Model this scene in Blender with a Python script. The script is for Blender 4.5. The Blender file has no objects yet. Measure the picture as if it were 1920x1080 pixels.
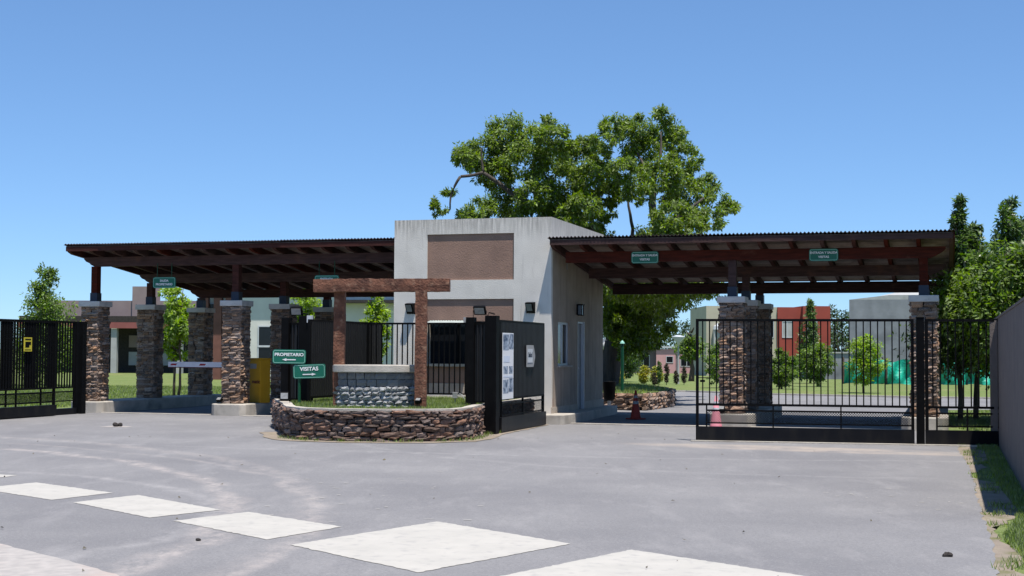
import bpy, math, random
import numpy as np
from mathutils import Matrix, Vector, Euler
random.seed(7)
rng = np.random.default_rng(7)
sc = bpy.context.scene
R = math.radians

# ------------------------------------------------------------------ camera
cam_d = bpy.data.cameras.new('camera'); cam = bpy.data.objects.new('camera', cam_d)
sc.collection.objects.link(cam); sc.camera = cam
cam_d.sensor_width = 36; cam_d.lens = 50.0; cam_d.clip_start = 0.1; cam_d.clip_end = 4000
P_, R_ = R(2.53), R(0.3)
f = Vector((0, math.cos(P_), math.sin(P_))); r0 = Vector((1, 0, 0)); u0 = r0.cross(f)
r = r0*math.cos(R_) + u0*math.sin(R_); u = -r0*math.sin(R_) + u0*math.cos(R_)
cam.matrix_world = Matrix(((r.x, u.x, -f.x, 0), (r.y, u.y, -f.y, 0), (r.z, u.z, -f.z, 1.6), (0, 0, 0, 1)))
# ------------------------------------------------------------------ sky and sun
sundir = Vector((0.139, -0.268, 1)).normalized()
w = bpy.data.worlds.new('World'); sc.world = w; w.use_nodes = True
nt = w.node_tree; nt.nodes.clear()
sky = nt.nodes.new('ShaderNodeTexSky'); sky.sky_type = 'NISHITA'; sky.sun_disc = False
sky.sun_elevation = math.asin(sundir.z); sky.sun_rotation = math.atan2(sundir.x, sundir.y)
sky.air_density = 1.0; sky.dust_density = 0.0; sky.ozone_density = 3.0; sky.altitude = 3000
# colour response of the photograph: flatter, bluer sky all round
s1 = nt.nodes.new('ShaderNodeVectorMath'); s1.operation = 'SCALE'; s1.inputs['Scale'].default_value = 0.1
s2 = nt.nodes.new('ShaderNodeGamma'); s2.inputs[1].default_value = 0.72
s3 = nt.nodes.new('ShaderNodeVectorMath'); s3.operation = 'MULTIPLY'; s3.inputs[1].default_value = (5.15, 7.15, 9.4)
nt.links.new(sky.outputs[0], s1.inputs[0]); nt.links.new(s1.outputs[0], s2.inputs[0]); nt.links.new(s2.outputs[0], s3.inputs[0])
bg = nt.nodes.new('ShaderNodeBackground'); bg.inputs[1].default_value = 0.10
wo = nt.nodes.new('ShaderNodeOutputWorld')
nt.links.new(s3.outputs[0], bg.inputs[0]); nt.links.new(bg.outputs[0], wo.inputs[0])
sl = bpy.data.lights.new('sun', 'SUN'); sl.energy = 4.7; sl.angle = R(0.53); sl.color = (1, 0.955, 0.885)
so = bpy.data.objects.new('sun', sl); sc.collection.objects.link(so)
so.rotation_euler = sundir.to_track_quat('Z', 'Y').to_euler(); so.location = (0, 0, 30)
vs = sc.view_settings; vs.view_transform = 'Standard'; vs.look = 'None'; vs.gamma = 1; vs.use_curve_mapping = False
vs.exposure = 0.5
sc.cycles.max_bounces = 6; sc.cycles.diffuse_bounces = 1; sc.cycles.transparent_max_bounces = 6

# ------------------------------------------------------------------ materials
MATS = {}
def mat(name, c1, c2=None, scale=4, rough=0.8, bump=0.0, bscale=40, metal=0.0, rand=0.0, stretch=(1, 1, 1),
        detail=6, dirt=None, dscale=1.5, dlo=0.5, dhi=0.7, spec=0.3, dstretch=(1, 1, 1), trans=0.0, contrast=(0.3, 0.7), bdist=0.02, topstain=None):
    m = bpy.data.materials.new(name); m.use_nodes = True; n = m.node_tree; N = n.nodes; L = n.links
    b = N['Principled BSDF']; b.inputs['Roughness'].default_value = rough; b.inputs['Metallic'].default_value = metal
    b.inputs['Specular IOR Level'].default_value = spec
    tc = N.new('ShaderNodeTexCoord'); mp = N.new('ShaderNodeMapping'); mp.inputs['Scale'].default_value = stretch
    L.new(tc.outputs['Object'], mp.inputs[0])
    c2 = c2 or tuple(x*0.8 for x in c1)
    nz = N.new('ShaderNodeTexNoise'); nz.inputs['Scale'].default_value = scale; nz.inputs['Detail'].default_value = detail
    L.new(mp.outputs[0], nz.inputs[0])
    mr = N.new('ShaderNodeMapRange'); mr.inputs[1].default_value = contrast[0]; mr.inputs[2].default_value = contrast[1]
    L.new(nz.outputs[0], mr.inputs[0])
    mx = N.new('ShaderNodeMix'); mx.data_type = 'RGBA'
    mx.inputs[6].default_value = (*c1, 1); mx.inputs[7].default_value = (*c2, 1)
    L.new(mr.outputs[0], mx.inputs[0]); out = mx.outputs[2]
    if rand:
        oi = N.new('ShaderNodeObjectInfo'); ge = N.new('ShaderNodeNewGeometry')
        ad = N.new('ShaderNodeMath'); ad.operation = 'ADD'; fr = N.new('ShaderNodeMath'); fr.operation = 'FRACT'
        L.new(oi.outputs['Random'], ad.inputs[0]); L.new(ge.outputs['Random Per Island'], ad.inputs[1]); L.new(ad.outputs[0], fr.inputs[0])
        h = N.new('ShaderNodeHueSaturation'); v = N.new('ShaderNodeMapRange')
        v.inputs[3].default_value = 1-rand; v.inputs[4].default_value = 1+rand*1.15
        L.new(fr.outputs[0], v.inputs[0]); L.new(v.outputs[0], h.inputs['Value'])
        m7 = N.new('ShaderNodeMath'); m7.operation = 'MULTIPLY'; m7.inputs[1].default_value = 7.31
        f2 = N.new('ShaderNodeMath'); f2.operation = 'FRACT'; s = N.new('ShaderNodeMapRange')
        s.inputs[3].default_value = 0.6; s.inputs[4].default_value = 1.35
        L.new(fr.outputs[0], m7.inputs[0]); L.new(m7.outputs[0], f2.inputs[0]); L.new(f2.outputs[0], s.inputs[0]); L.new(s.outputs[0], h.inputs['Saturation'])
        L.new(out, h.inputs['Color']); out = h.outputs[0]
    if dirt:
        mp2 = N.new('ShaderNodeMapping'); mp2.inputs['Scale'].default_value = dstretch; L.new(tc.outputs['Object'], mp2.inputs[0])
        d = N.new('ShaderNodeTexNoise'); d.inputs['Scale'].default_value = dscale; d.inputs['Detail'].default_value = 7
        L.new(mp2.outputs[0], d.inputs[0])
        dr = N.new('ShaderNodeMapRange'); dr.inputs[1].default_value = dlo; dr.inputs[2].default_value = dhi; L.new(d.outputs[0], dr.inputs[0])
        m2 = N.new('ShaderNodeMix'); m2.data_type = 'RGBA'; m2.inputs[7].default_value = (*dirt, 1)
        L.new(dr.outputs[0], m2.inputs[0]); L.new(out, m2.inputs[6]); out = m2.outputs[2]
    if topstain:   # run-off streaks below a parapet
        sp = N.new('ShaderNodeSeparateXYZ'); L.new(tc.outputs['Object'], sp.inputs[0])
        zr = N.new('ShaderNodeMapRange'); zr.inputs[1].default_value = topstain[0]; zr.inputs[2].default_value = topstain[1]; L.new(sp.outputs[2], zr.inputs[0])
        mq = N.new('ShaderNodeMapping'); mq.inputs['Scale'].default_value = (9, 9, .8); L.new(tc.outputs['Object'], mq.inputs[0])
        sn = N.new('ShaderNodeTexNoise'); sn.inputs['Scale'].default_value = 2.2; sn.inputs['Detail'].default_value = 8; L.new(mq.outputs[0], sn.inputs[0])
        sr = N.new('ShaderNodeMapRange'); sr.inputs[1].default_value = .36; sr.inputs[2].default_value = .7; L.new(sn.outputs[0], sr.inputs[0])
        sm = N.new('ShaderNodeMath'); sm.operation = 'MULTIPLY'; L.new(zr.outputs[0], sm.inputs[0]); L.new(sr.outputs[0], sm.inputs[1])
        m3 = N.new('ShaderNodeMix'); m3.data_type = 'RGBA'; m3.inputs[7].default_value = (.20, .185, .165, 1)
        L.new(sm.outputs[0], m3.inputs[0]); L.new(out, m3.inputs[6]); out = m3.outputs[2]
    L.new(out, b.inputs['Base Color'])
    if bump:
        bn = N.new('ShaderNodeTexNoise'); bn.inputs['Scale'].default_value = bscale; bn.inputs['Detail'].default_value = 5
        L.new(mp.outputs[0], bn.inputs[0])
        bp = N.new('ShaderNodeBump'); bp.inputs['Strength'].default_value = bump; bp.inputs['Distance'].default_value = bdist
        L.new(bn.outputs[0], bp.inputs['Height']); L.new(bp.outputs[0], b.inputs['Normal'])
    if trans:
        t = N.new('ShaderNodeBsdfTranslucent'); ms = N.new('ShaderNodeMixShader'); ms.inputs[0].default_value = trans
        hs = N.new('ShaderNodeHueSaturation'); hs.inputs['Value'].default_value = 1.6; hs.inputs['Saturation'].default_value = 1.15
        L.new(out, hs.inputs['Color']); L.new(hs.outputs[0], t.inputs[0])
        L.new(b.outputs[0], ms.inputs[1]); L.new(t.outputs[0], ms.inputs[2]); L.new(ms.outputs[0], N['Material Output'].inputs[0])
    MATS[name] = m
    return m
M_stone = mat('ledge stone', (.44, .295, .215), (.18, .12, .09), 11, .9, 1, 30, rand=.5, dirt=(.50, .39, .30), dscale=7, dlo=.53, dhi=.72)
M_stone2 = mat('planter fieldstone', (.27, .175, .135), (.14, .095, .08), 7, .9, 1, 30, rand=.5, dirt=(.33, .27, .22), dscale=6, dlo=.56, dhi=.78)
M_mortar = mat('dark mortar', (.06, .05, .045), (.03, .027, .025), 12, .95, .5, 50)
M_granite = mat('grey split granite', (.33, .335, .345), (.17, .175, .185), 22, .85, 1, 60, rand=.22, dirt=(.32, .32, .32), dscale=14, dlo=.52, dhi=.7)
M_cob = mat('rough granite with sunlit tone', (.52, .52, .53), (.26, .265, .275), 26, .85, 1, 60, rand=.25, dirt=(.6, .6, .58), dscale=16, dlo=.55, dhi=.7)  # sun patch on the monument's lower courses, painted as a paler granite
M_conc = mat('weathered concrete', (.52, .475, .415), (.38, .345, .295), 3, .9, .4, 60, dirt=(.2, .18, .155), dscale=2.2, dlo=.55, dhi=.8)
M_cap = mat('cast concrete cap', (.58, .545, .51), (.46, .43, .40), 5, .9, .3, 60, dirt=(.28, .25, .225), dscale=6, dlo=.6, dhi=.8)
M_plaster = mat('rough textured plaster', (.70, .655, .59), (.60, .56, .505), 2.5, .92, .32, 48, dirt=(.42, .385, .345), dscale=1.6, dlo=.6, dhi=.85, dstretch=(5, 5, .45), bdist=.02, topstain=(4.05, 4.62))
M_plbrown = mat('brown textured plaster', (.32, .20, .15), (.255, .16, .12), 1.8, .92, .3, 45, dirt=(.19, .12, .095), dscale=1.1, dlo=.5, dhi=.85, bdist=.03)
M_side = mat('textured plaster with canopy shade', (.41, .33, .26), (.335, .27, .215), 2.5, .92, .4, 42, dirt=(.21, .17, .14), dscale=1.4, dlo=.5, dhi=.85, dstretch=(4, 4, .5), bdist=.02)  # shade below the canopy is put into this darker, browner wall colour
M_band = mat('tan plaster band', (.47, .40, .33), (.38, .325, .27), 3, .9, .5, 40)
M_wood = mat('dark stained timber', (.088, .030, .024), (.044, .016, .013), 6, .7, .5, 25, stretch=(.5, 4, 4), dirt=(.13, .06, .04), dscale=3, dlo=.6, dhi=.85, spec=.12, rand=.12)
M_soffit = mat('pale soffit boards', (.34, .27, .23), (.20, .155, .13), 3, .8, .3, 30, stretch=(5, 14, 1), rand=.2, dirt=(.12, .085, .07), dscale=2, dlo=.5, dhi=.72)
M_old = mat('old rough timber', (.20, .085, .05), (.07, .030, .020), 5, .8, 1, 24, stretch=(1, 1, 1), dirt=(.25, .14, .09), dscale=9, dlo=.55, dhi=.72)
M_rust = mat('corrugated roof metal', (.12, .085, .08), (.07, .05, .05), 8, .5, 0, metal=.3)
M_black = mat('black painted steel', (.004, .004, .0045), (.006, .006, .0065), 6, .5, .12, 60, spec=.06, dirt=(.012, .011, .0105), dscale=3, dlo=.58, dhi=.8, dstretch=(1, 1, .4))
M_beam = mat('dusty black steel beam', (.006, .0065, .009), (.009, .009, .011), 4, .4, .1, 60, spec=.12, dirt=(.022, .020, .018), dscale=2.5, dlo=.5, dhi=.85, dstretch=(2, 2, .5))
M_sheet = mat('satin black ribbed sheet', (.011, .011, .012), (.015, .015, .016), 5, .45, spec=.3)
M_shoe = mat('blue grey steel shoe', (.035, .045, .07), None, 5, .5, 0, metal=.3)
M_alu = mat('white aluminium', (.55, .57, .59), (.5, .52, .54), 5, .4)
M_glass = mat('dark window glass', (.008, .009, .011), (.012, .013, .016), 2, .1, 0, spec=.3)
M_lglass = mat('frosted lamp glass', (.16, .19, .22), (.1, .12, .14), 9, .2, 0, spec=.5)
M_lens = mat('floodlight lens', (.30, .30, .29), (.2, .2, .2), 20, .25, 0, spec=.6)
M_green = mat('sign green', (.004, .135, .085), (.004, .115, .07), 4, .4, spec=.4)
M_rim = mat('sign pale rim', (.30, .62, .50), None, 4, .5)
M_dkgreen = mat('pole green', (.004, .065, .03), None, 4, .45)
M_white = mat('white lettering', (.8, .8, .8), (.75, .75, .75), 4, .5)
M_yellow = mat('yellow enamel', (.56, .30, .012), (.46, .24, .01), 3, .45, dirt=(.3, .17, .02), dscale=2, dlo=.55, dhi=.85)
M_red = mat('red reflective', (.40, .02, .03), None, 4, .5)
M_dkred = mat('dark red print', (.12, .02, .015), None, 4, .5)
M_boom = mat('white boom paint', (.80, .78, .82), (.72, .7, .75), 5, .5)
M_cone = mat('orange cone rubber', (.42, .055, .035), (.3, .04, .03), 6, .7)
M_pink = mat('faded pink cone rubber', (.62, .24, .28), (.5, .18, .22), 6, .7)
M_wallg = mat('grey roughcast wall', (.19, .155, .135), (.15, .122, .108), 3, .9, .5, 50, dirt=(.12, .105, .105), dscale=1.2, dlo=.5, dhi=.9, dstretch=(4, 4, .3))
M_bark = mat('tree bark', (.14, .10, .075), (.065, .05, .04), 6, .9, 1, 18, stretch=(2, 2, .5))
M_barkb = mat('big tree bark', (.105, .085, .07), (.045, .038, .034), 5, .9, 1, 14, stretch=(2, 2, .4))
M_leafb = mat('broad glossy leaves', (.195, .27, .036), (.10, .16, .024), 3, .5, rand=.4, spec=.25, trans=.3)
M_leafl = mat('fresh lime leaves', (.30, .42, .045), (.16, .26, .03), 3, .5, rand=.35, trans=.45)
M_leafd = mat('dark garden leaves', (.125, .19, .048), (.065, .115, .03), 3, .4, rand=.42, spec=.5, trans=.3)
M_leafm = mat('mid green leaves', (.17, .25, .045), (.085, .145, .028), 3, .5, rand=.4, trans=.35)
M_leaff = mat('distant leaves', (.055, .09, .03), (.028, .05, .02), 1, .7, rand=.4, trans=.2)
M_leafy = mat('yellow shrub leaves', (.42, .36, .03), (.2, .25, .03), 3, .5, rand=.3, trans=.3)
M_dry = mat('dry twiggy leaves', (.10, .085, .05), (.06, .05, .03), 3, .7, rand=.3)
M_grass = mat('grass blades', (.24, .30, .09), (.14, .19, .055), 1.2, .6, rand=.4, trans=.3)
M_tarp = mat('green netting', (.015, .42, .28), (.008, .26, .18), 2.5, .45, .6, 6, spec=.4, bdist=.1)
M_dirt = mat('sandy dirt', (.29, .24, .19), (.20, .165, .13), 3, .95, .6, 50, dirt=(.13, .13, .05), dscale=2.4, dlo=.55, dhi=.68)
M_paint = mat('cream road paint', (.455, .43, .39), (.405, .385, .35), 3, .8, .5, 180, detail=10, dirt=(.33, .315, .30), dscale=9, dlo=.54, dhi=.80, bdist=.006)
M_apron = mat('pale concrete apron', (.42, .385, .36), (.31, .29, .275), 9, .9, .6, 130, detail=12, dirt=(.42, .33, .29), dscale=1.3, dlo=.5, dhi=.8, bdist=.008)
M_h_mauve = mat('mauve plaster', (.30, .235, .22), (.26, .2, .19), 2, .9)
M_h_white = mat('off white plaster', (.66, .655, .60), (.58, .575, .53), 1.5, .9, dirt=(.42, .41, .38), dscale=1, dlo=.6, dhi=.9)
M_h_brick = mat('dull red brick', (.20, .09, .07), (.15, .07, .055), 3, .9)
M_h_pink = mat('pink plaster', (.58, .33, .33), (.52, .29, .29), 1, .9)
M_h_plum = mat('plum grey plaster', (.22, .17, .18), None, 1, .9)
M_h_beige = mat('beige plaster', (.50, .46, .35), (.44, .4, .31), 1, .9)
M_h_red = mat('brick red plaster', (.34, .07, .05), (.28, .06, .045), 1, .9)
M_h_gray = mat('raw grey plaster', (.28, .29, .31), (.19, .2, .215), .9, .9, dirt=(.13, .135, .145), dscale=.8, dlo=.5, dhi=.8)
M_tile = mat('dull red tile edge', (.30, .10, .09), None, 2, .8)
M_rail = mat('light grey plaster', (.44, .44, .43), None, 2, .9)
M_ltblue = mat('pale poster print', (.60, .66, .76), (.68, .72, .80), 8, .5)
M_blueprint = mat('dark blue poster photo', (.06, .09, .15), (.42, .48, .56), 9, .5, contrast=(.4, .6))
M_awning = mat('pale striped awning', (.40, .44, .42), (.26, .3, .29), 4, .6)
M_yelsign = mat('yellow notice', (.62, .52, .05), (.5, .42, .04), 5, .5)
M_grey = mat('grey plaque', (.34, .34, .34), (.26, .26, .26), 10, .5)

def ground_mats():
    # asphalt: fine aggregate, patches, dusty curved wheel tracks and a sandy spill by the gate
    m = bpy.data.materials.new('dusty grey asphalt'); m.use_nodes = True; n = m.node_tree; N = n.nodes; L = n.links
    b = N['Principled BSDF']; b.inputs['Roughness'].default_value = .85; b.inputs['Specular IOR Level'].default_value = .25
    g = N.new('ShaderNodeNewGeometry'); pos = g.outputs['Position']
    def noise(scale, detail=6, st=None, rough=.6):
        x = N.new('ShaderNodeTexNoise'); x.inputs['Scale'].default_value = scale; x.inputs['Detail'].default_value = detail; x.inputs['Roughness'].default_value = rough
        if st:
            q = N.new('ShaderNodeMapping'); q.inputs['Scale'].default_value = st[0]; q.inputs['Rotation'].default_value = (0, 0, st[1]); L.new(pos, q.inputs[0]); L.new(q.outputs[0], x.inputs[0])
        else: L.new(pos, x.inputs[0])
        return x.outputs[0]
    def rg(x, a, c, lo=0, hi=1):
        q = N.new('ShaderNodeMapRange'); q.inputs[1].default_value = a; q.inputs[2].default_value = c; q.inputs[3].default_value = lo; q.inputs[4].default_value = hi
        L.new(x, q.inputs[0]); return q.outputs[0]
    def mixc(fac, a, c):
        q = N.new('ShaderNodeMix'); q.data_type = 'RGBA'; L.new(fac, q.inputs[0])
        for s, i in ((a, 6), (c, 7)):
            if isinstance(s, tuple): q.inputs[i].default_value = (*s, 1)
            else: L.new(s, q.inputs[i])
        return q.outputs[2]
    def mth(op, a, c):
        q = N.new('ShaderNodeMath'); q.operation = op
        for s, i in ((a, 0), (c, 1)):
            if isinstance(s, (int, float)): q.inputs[i].default_value = s
            else: L.new(s, q.inputs[i])
        return q.outputs[0]
    col = mixc(rg(noise(.35, 4), .36, .66), (.180, .175, .180), (.245, .237, .237))
    col = mixc(rg(noise(42, 4, None, .9), .44, .58, 0, .6), col, (.145, .142, .148))
    col = mixc(rg(noise(55, 4, None, .9), .55, .66, 0, .6), col, (.36, .35, .345))
    col = mixc(rg(noise(1.1, 7, ((1, .3, 1), R(-35))), .55, .72, 0, .45), col, (.20, .195, .20))
    col = mixc(rg(noise(7, 6, ((1.6, .6, 1), R(15)), .7), .67, .74, 0, .45), col, (.42, .39, .37))
    col = mixc(rg(noise(1.3, 8, ((1.5, .45, 1), R(-20)), .7), .52, .76, 0, .4), col, (.34, .325, .32))
    col = mixc(rg(noise(2.6, 8), .60, .74, 0, .55), col, (.17, .168, .178))
    sx = N.new('ShaderNodeSeparateXYZ'); L.new(pos, sx.inputs[0])
    def arc(cx, cy, Rr, wd, st, c=(.40, .355, .33)):
        nonlocal col
        dx = mth('SUBTRACT', sx.outputs[0], cx); dy = mth('SUBTRACT', sx.outputs[1], cy)
        d = mth('SQRT', mth('ADD', mth('MULTIPLY', dx, dx), mth('MULTIPLY', dy, dy)), 0)
        d = mth('ABSOLUTE', mth('SUBTRACT', mth('ADD', d, mth('MULTIPLY', noise(.6, 2), .6)), Rr+.3), 0)
        k = mth('MULTIPLY', rg(d, wd, wd*.2), rg(noise(2.6, 12, ((1.3, .7, 1), R(20)), .75), .40, .68, 0, st))
        col = mixc(k, col, c)
    for a in ARCS: arc(*a)
    # sandy spill: elongated ellipse
    dx = mth('DIVIDE', mth('SUBTRACT', sx.outputs[0], 4.9), 3.0); dy = mth('DIVIDE', mth('SUBTRACT', mth('ADD', sx.outputs[1], mth('MULTIPLY', sx.outputs[0], .42)), 25.55), .75)
    d = mth('ADD', mth('MULTIPLY', dx, dx), mth('MULTIPLY', dy, dy))
    k = mth('MULTIPLY', rg(d, 1.2, .25), rg(noise(1.5, 7), .3, .6, 0, .75)); col = mixc(k, col, (.40, .335, .28))
    L.new(col, b.inputs['Base Color'])
    bp = N.new('ShaderNodeBump'); bp.inputs['Strength'].default_value = .5; bp.inputs['Distance'].default_value = .008
    L.new(noise(120, 3), bp.inputs['Height']); L.new(bp.outputs[0], b.inputs['Normal'])
    g2 = bpy.data.materials.new('patchy lawn'); g2.use_nodes = True; n = g2.node_tree; N = n.nodes; L = n.links
    b = N['Principled BSDF']; b.inputs['Roughness'].default_value = .95; b.inputs['Specular IOR Level'].default_value = .1
    g = N.new('ShaderNodeNewGeometry'); pos = g.outputs['Position']
    col = mixc(rg(noise(.8, 8), .35, .65), (.15, .20, .065), (.20, .235, .09))
    col = mixc(rg(noise(9, 6), .45, .65, 0, .7), col, (.085, .125, .03))
    col = mixc(rg(noise(.3, 6), .56, .7, 0, .7), col, (.25, .22, .10))
    L.new(col, b.inputs['Base Color'])
    bp = N.new('ShaderNodeBump'); bp.inputs['Strength'].default_value = .8; bp.inputs['Distance'].default_value = .05
    L.new(noise(25, 4), bp.inputs['Height']); L.new(bp.outputs[0], b.inputs['Normal'])
    return m, g2
def circ(p, q, s):
    (ax, ay), (bx, by), (cx, cy) = p, q, s
    d = 2*(ax*(by-cy)+bx*(cy-ay)+cx*(ay-by))
    ux = ((ax*ax+ay*ay)*(by-cy)+(bx*bx+by*by)*(cy-ay)+(cx*cx+cy*cy)*(ay-by))/d
    uy = ((ax*ax+ay*ay)*(cx-bx)+(bx*bx+by*by)*(ax-cx)+(cx*cx+cy*cy)*(bx-ax))/d
    return ux, uy, math.hypot(ax-ux, ay-uy)
c1 = circ((-8.11, 22.67), (-4.6, 19.0), (-2.77, 14.09))
c2 = circ((-6.34, 23.4), (-3.6, 19.6), (-2.0, 14.5))
c3 = circ((-6.9, 18.6), (-4.6, 17.2), (-3.0, 14.2))
ARCS = [(*c1, .22, .95), (c1[0], c1[1], c1[2]+.85, .11, .45), (*c2, .26, .5), (*c3, .16, .55, (.38, .36, .35)), (*circ((-12, 27), (-2, 22.3), (6, 21)), .2, .4, (.36, .345, .335)), (*circ((-1.5, 22), (1.2, 19.4), (6, 18.2)), .12, .4, (.36, .345, .335))]
M_asphalt, M_lawn = ground_mats()

# ------------------------------------------------------------------ helpers
COL = sc.collection
def deflt(o): COL.objects.link(o); return o
class MB:
    def __init__(s): s.v = []; s.f = []
    def add(s, vs_, fs_):
        b = len(s.v); s.v += [tuple(x) for x in vs_]; s.f += [tuple(i+b for i in q) for q in fs_]; return s
    def box(s, x0, x1, y0, y1, z0, z1):
        return s.add([(x0, y0, z0), (x1, y0, z0), (x1, y1, z0), (x0, y1, z0), (x0, y0, z1), (x1, y0, z1), (x1, y1, z1), (x0, y1, z1)],
                     [(0, 3, 2, 1), (4, 5, 6, 7), (0, 1, 5, 4), (1, 2, 6, 5), (2, 3, 7, 6), (3, 0, 4, 7)])
    def prism(s, pts, z0, z1):
        n = len(pts)
        return s.add([(x, y, z0) for x, y in pts]+[(x, y, z1) for x, y in pts],
                     [tuple(range(n-1, -1, -1)), tuple(range(n, 2*n))]+[(i, (i+1) % n, n+(i+1) % n, n+i) for i in range(n)])
    def tube(s, pts, rad, k=8):
        pts = [Vector(p) for p in pts]; rings = []
        if not hasattr(rad, '__len__'): rad = [rad]*len(pts)
        for i, p in enumerate(pts):
            t = (pts[min(i+1, len(pts)-1)]-pts[max(i-1, 0)]).normalized()
            a = t.cross(Vector((0, 0, 1)) if abs(t.z) < .9 else Vector((1, 0, 0))).normalized(); c = t.cross(a)
            rings.append([p+(a*math.cos(2*math.pi*j/k)+c*math.sin(2*math.pi*j/k))*rad[i] for j in range(k)])
        vs_ = [q for g in rings for q in g]; fs_ = []
        for i in range(len(rings)-1):
            fs_ += [(i*k+j, i*k+(j+1) % k, (i+1)*k+(j+1) % k, (i+1)*k+j) for j in range(k)]
        fs_ += [tuple(range(k-1, -1, -1)), tuple((len(rings)-1)*k+j for j in range(k))]
        return s.add(vs_, fs_)
    def mesh(s, name):
        m = bpy.data.meshes.new(name); m.from_pydata(s.v, [], s.f); m.update(); return m
    def build(s, name, m, parent=None, loc=None, smooth=False, kind=None, bevel=0):
        me = s.mesh(name); me.materials.append(m)
        if smooth: me.polygons.foreach_set('use_smooth', [True]*len(me.polygons))
        o = bpy.data.objects.new(name, me); deflt(o); o.parent = parent
        if loc: o.location = loc
        if kind: o['kind'] = kind
        if bevel:
            bv = o.modifiers.new('bevel', 'BEVEL'); bv.width = bevel; bv.segments = 2; bv.limit_method = 'ANGLE'
        return o
def B(*a): return MB().box(*a)
def inst(name, me, parent, loc, rot=(0, 0, 0), scale=(1, 1, 1)):
    o = bpy.data.objects.new(name, me); deflt(o); o.parent = parent; o.location = loc; o.rotation_euler = rot; o.scale = scale; return o
def tag(o, label, cat, group=None):
    o['label'] = label; o['category'] = cat
    if group: o['group'] = group
    return o
def thing(name, label, cat, loc=(0, 0, 0), rz=0, group=None):
    o = bpy.data.objects.new(name, None); deflt(o); o.location = loc; o.rotation_euler = (0, 0, rz); o.empty_display_size = .2
    return tag(o, label, cat, group)
A_ = R(17); OX, OY = .87, 31.4
def S(u_, v_, z=0): return (OX+math.cos(A_)*u_+math.sin(A_)*v_, OY-math.sin(A_)*u_+math.cos(A_)*v_, z)
RZ = -A_
def smth(name, label, cat, u_, v_, z=0, group=None, rz=0): return thing(name, label, cat, S(u_, v_, z), RZ+rz, group)
def text(body, size, loc, parent, m, rot=(R(90), 0, 0), name='lettering', bold=.012, sx=1):
    c = bpy.data.curves.new(name, 'FONT'); c.body = body; c.size = size; c.align_x = 'CENTER'; c.align_y = 'CENTER'; c.extrude = .0015; c.offset = bold*size
    o = bpy.data.objects.new(name, c); deflt(o); bpy.context.view_layer.update()
    me = bpy.data.meshes.new_from_object(o); bpy.data.objects.remove(o); me.materials.clear(); me.materials.append(m)
    return inst(name, me, parent, loc, rot, (sx, 1, 1))
def npmesh(name, V_, Q_, m, parent=None, kind=None):
    me = bpy.data.meshes.new(name); nv, nf, k = len(V_), len(Q_), Q_.shape[1]
    me.vertices.add(nv); me.vertices.foreach_set('co', V_.astype(np.float32).ravel())
    me.loops.add(nf*k); me.loops.foreach_set('vertex_index', Q_.astype(np.int32).ravel())
    me.polygons.add(nf); me.polygons.foreach_set('loop_start', np.arange(0, nf*k, k, dtype=np.int32))
    me.polygons.foreach_set('loop_total', np.full(nf, k, dtype=np.int32))
    me.update(calc_edges=True); me.materials.append(m)
    o = bpy.data.objects.new(name, me); deflt(o); o.parent = parent
    if kind: o['kind'] = kind
    return o
def unit(n):
    a = rng.normal(size=(n, 3)); return a/np.linalg.norm(a, axis=1, keepdims=True)
def leaves(blobs, n_clump, n_leaf, L, m, name='crown', parent=None, wr=.42, clr=.30, droop=.35, fill=.55, kind='stuff'):
    """blobs: (x,y,z,r) lumps; each lump holds clumps of leaves, each leaf its own small blade"""
    bl = np.array(blobs, float); wts = bl[:, 3]**2.2; cnt = np.maximum(3, (n_clump*wts/wts.sum()).astype(int))
    cs = []; cr = []
    for b_, c_ in zip(bl, cnt):
        d = unit(c_); rad = b_[3]*(fill+(1-fill)*rng.random(c_)**.6)[:, None]
        cs.append(b_[:3]+d*rad*np.array([1, 1, .85])); cr.append(b_[3]*clr*(.6+.8*rng.random(c_)))
    cs = np.vstack(cs); cr = np.concatenate(cr)
    cidx = np.repeat(np.arange(len(cs)), n_leaf); n = len(cidx)
    off = unit(n)*(rng.random(n)**.45)[:, None]
    p = cs[cidx]+off*cr[cidx][:, None]*np.array([1, 1, .7])
    d = off*.8+unit(n)*.8; d[:, 2] -= droop; d /= np.linalg.norm(d, axis=1, keepdims=True)
    up = unit(n)*.7+np.array([0, 0, 1.]); s_ = np.cross(d, up); s_ /= np.linalg.norm(s_, axis=1, keepdims=True)+1e-9
    l = L*(.6+.8*rng.random(n))[:, None]; wv = s_*l*wr*.5
    V_ = np.stack([p, p+d*l*.45+wv, p+d*l, p+d*l*.45-wv], 1).reshape(-1, 3)
    Q_ = np.arange(n*4).reshape(-1, 4)
    return npmesh(name, V_, Q_, m, parent, kind)
def blades(name, pts, h, wd, m, parent=None, kind='stuff'):
    p = np.array(pts, float); n = len(p); a = rng.random(n)*6.283; hh = h*(.5+.9*rng.random(n))
    d = np.stack([np.cos(a), np.sin(a), np.zeros(n)], 1); lean = unit(n)*np.array([1, 1, 0])*(hh*.55)[:, None]; ww = wd*(.6+.8*rng.random(n))[:, None]
    tip = p+lean; tip[:, 2] += hh
    V_ = np.stack([p-d*ww*.5, p+d*ww*.5, tip], 1).reshape(-1, 3)
    return npmesh(name, V_, np.arange(n*3).reshape(-1, 3), m, parent, kind)
def inpoly(x, y, poly):
    poly = np.array(poly); c = np.zeros(len(x), bool); j = len(poly)-1
    for i in range(len(poly)):
        xi, yi = poly[i]; xj, yj = poly[j]
        t = ((yi > y) != (yj > y)) & (x < (xj-xi)*(y-yi)/(yj-yi+1e-12)+xi); c ^= t; j = i
    return c
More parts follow.
